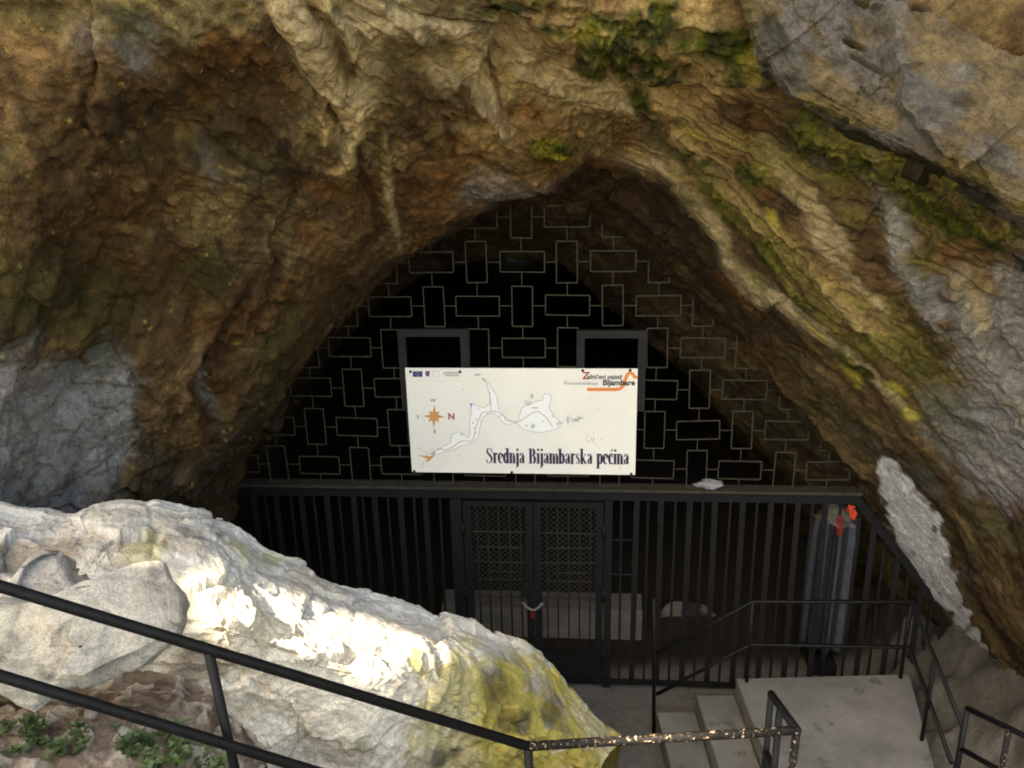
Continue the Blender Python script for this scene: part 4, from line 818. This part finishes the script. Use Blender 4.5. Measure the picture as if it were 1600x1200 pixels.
# ================================================================== HERBS ON THE EARTH, LOWER LEFT
def herb(px, py, Y, n, spread, h, label, seed):
    r = random.Random(seed); base = PY(px, py, Y); o = empty('herb', base); tag(o, label, 'plant', 'green herbs on the earth at the lower left')
    L_ = MB(); Sm = MB()
    for k in range(n):
        a = r.uniform(0, 6.28); rr_ = spread * math.sqrt(r.random()); b = Vector((rr_ * math.cos(a), rr_ * math.sin(a) * .6, -.05)); t = b + Vector((r.gauss(0, .03), r.gauss(0, .03), .05 + h * r.uniform(.4, 1)))
        Sm.tube([b, b.lerp(t, .5) + Vector((.006, 0, 0)), t], .0025, 5)
        for q in range(9):
            p = b.lerp(t, .35 + .65 * r.random()); an = r.uniform(0, 6.28); s = r.uniform(.022, .042); dr = Vector((math.cos(an), math.sin(an), r.uniform(-.2, .5))).normalized(); sd = dr.cross(Vector((0, 0, 1))).normalized(); up = sd.cross(dr) * .25
            L_.add([p, p + dr * s * .5 + sd * s * .42 + up * s, p + dr * s * .8 + sd * s * .3, p + dr * s * 1.4, p + dr * s * .8 - sd * s * .3, p + dr * s * .5 - sd * s * .42 + up * s], [(0, 1, 2, 3), (0, 3, 4, 5)])
    lo = L_.build('leaves', M['leaf'], o); lo['kind'] = 'stuff'; Sm.build('stems', M['leaf'], o)
herb(5, 1078, 3.45, 16, .10, .13, 'clump of green herbs at the left edge under the slab', 1)
herb(75, 1160, 3.1, 22, .15, .09, 'low spread of green herbs below the lower handrail at the far left', 2)
herb(255, 1180, 3.1, 24, .15, .12, 'leafy green herbs left of the handrail post', 3)
herb(330, 1212, 3.05, 10, .08, .09, 'small green herbs at the foot of the handrail post', 4)

# ================================================================== SHADE TREES BEHIND THE VIEWER (unseen, added to block the sun)
Sd = np.array(SUN_DIR); e1_ = np.cross(Sd, (0, 0, 1.0)); e1_ /= np.linalg.norm(e1_); e2_ = np.cross(Sd, e1_)
def pr2(P): P = np.atleast_2d(P); return np.stack([P @ e1_, P @ e2_], 1)
from mathutils.bvhtree import BVHTree
bo = bpy.data.objects['boulder']; bvh = BVHTree.FromPolygons([v.co[:] for v in bo.data.vertices], [p.vertices[:] for p in bo.data.polygons])
def on_boulder(px, py): h = bvh.ray_cast(Vector(CAM), Vector(ray(px, py)).normalized()); return np.array(h[0])
gap = [np.array([pr2(on_boulder(*p))[0] for p in ((300, 895), (350, 893), (400, 912), (480, 925), (535, 945), (560, 972), (600, 985), (705, 1003), (728, 1022), (690, 1040), (672, 1070), (668, 1165), (640, 1165), (636, 1095), (600, 1085), (560, 1072), (500, 1060), (440, 1050), (385, 1038), (345, 1000), (312, 955))]),
       np.array([pr2(p)[0] for p in (B_ + np.array((.15, .08, 0)), C_ + np.array((.05, .08, 0)), C_ + np.array((.05, -.08, 0)), B_ + np.array((.15, -.08, 0)))])]
def in_poly(q, poly):
    c = np.zeros(len(q), bool); n = len(poly); j = n - 1
    for i in range(n):
        xi, yi = poly[i]; xj, yj = poly[j]; cond = ((yi > q[:, 1]) != (yj > q[:, 1])) & (q[:, 0] < (xj - xi) * (q[:, 1] - yi) / (yj - yi + 1e-12) + xi); c ^= cond; j = i
    return c
rg = np.random.RandomState(5)
def clear(pa, pb, b):
    q = pr2(np.array([np.array(Vector(pa).lerp(Vector(pb), t)) + b for t in np.linspace(0, 1, 30)]))
    for g in gap:
        for k in range(8):
            if in_poly(q + .35 * np.array((math.cos(k * .785), math.sin(k * .785))), g).any(): return False
    return True
def tree(loc, ctr, radii, n, label, seed):
    o = empty('tree', loc); tag(o, label, 'tree', 'unseen shade trees added behind the viewer'); b = np.array(loc)
    mb = MB(); c = np.array(ctr) - b; 
    for sh in (0, .7, -.7, 1.4, -1.4, 2.1, -2.1, 2.8, -2.8, 3.5, -3.5, 4.2, -4.2):
        ov = Vector(e1_) * sh; tp = Vector(c) + ov + Vector((0, 0, .5)); pts = [Vector((0, 0, -.6)), Vector((.1, .1, c[2] * .3)), Vector((c[0] * .5, c[1] * .5, c[2] * .7)) + ov, tp]
        if all(clear(a_, b_, b) for a_, b_ in zip(pts[:-1], pts[1:])): break
    mb.tube(pts, [.3, .24, .18, .06], 12); r2 = random.Random(seed)
    for k in range(9):
        s0 = pts[2].lerp(tp, r2.random() * .7); a = k * 2.4; e = Vector(c) + Vector((radii[0] * .7 * math.cos(a), radii[1] * .7 * math.sin(a), radii[2] * r2.uniform(-.3, .5))); h_ = s0.lerp(e, .5) + Vector((0, 0, .3))
        if clear(s0, h_, b) and clear(h_, e, b): mb.tube([s0, h_, e], [.09, .06, .02], 7)
    mb.build('trunk', M['bark'], o, True)
    u = rg.normal(size=(n, 3)); u /= np.linalg.norm(u, axis=1)[:, None]; q = np.array(ctr) + u * (rg.rand(n, 1) ** (1 / 3)) * np.array(radii); 
    pq = pr2(q + rg.normal(size=q.shape) * .03); keep = np.ones(n, bool)
    for g in gap:
        for ox, oy in ((0, 0), (.14, 0), (-.14, 0), (0, .14), (0, -.14)): keep &= ~in_poly(pq + np.array((ox, oy)), g)  # leaves left out to shape the sun patch on boulder and rail
    q = q[keep] - b; m = len(q); A = rg.normal(size=(m, 3)); A /= np.linalg.norm(A, axis=1)[:, None]; B2 = np.cross(A, rg.normal(size=(m, 3))); B2 /= np.linalg.norm(B2, axis=1)[:, None]
    sz = rg.uniform(.15, .26, (m, 1)); V = np.stack([q - A * sz, q + B2 * sz * .6, q + A * sz, q - B2 * sz * .6], 1).reshape(-1, 3)
    me = bpy.data.meshes.new('crown'); me.vertices.add(4 * m); me.vertices.foreach_set('co', V.astype(np.float32).ravel()); me.loops.add(4 * m); me.loops.foreach_set('vertex_index', np.arange(4 * m, dtype=np.int32)); me.polygons.add(m); me.polygons.foreach_set('loop_start', np.arange(0, 4 * m, 4, dtype=np.int32)); me.update(calc_edges=True)
    cr_ = link('crown', me, M['tree_leaf'], o); cr_['kind'] = 'stuff'
ctr0 = np.array((0, 4.6, 2.8)) + Sd * 24
tree((-11.5, -8.5, 3), ctr0 + e1_ * 0.5 + np.array((0, 0, 0.3)), (3.6, 3.6, 3.4), 15000, 'unseen leafy shade tree added straight behind the viewer', 1)
tree((-15, -5, 3), ctr0 - e1_ * 4.4 + np.array((-.3, 0, .2)), (3.6, 3.6, 3.4), 15000, 'unseen leafy shade tree added at the left behind the viewer', 2)
tree((-7, -12, 3), ctr0 + e1_ * 4.6 + np.array((.3, -.3, .5)), (3.6, 3.6, 3.6), 15000, 'unseen leafy shade tree added at the right behind the viewer', 3)
tree((-13.5, -11, 3), ctr0 + e2_ * 3.6 + e1_ * 1.5, (4.2, 4.2, 3.2), 15000, 'unseen leafy shade tree added higher up behind the viewer', 4)
tree((-12, -4.5, 3), ctr0 - e2_ * 3.6 - e1_ * 1.0, (4.2, 4.2, 3.2), 15000, 'unseen leafy shade tree added lower down behind the viewer', 5)
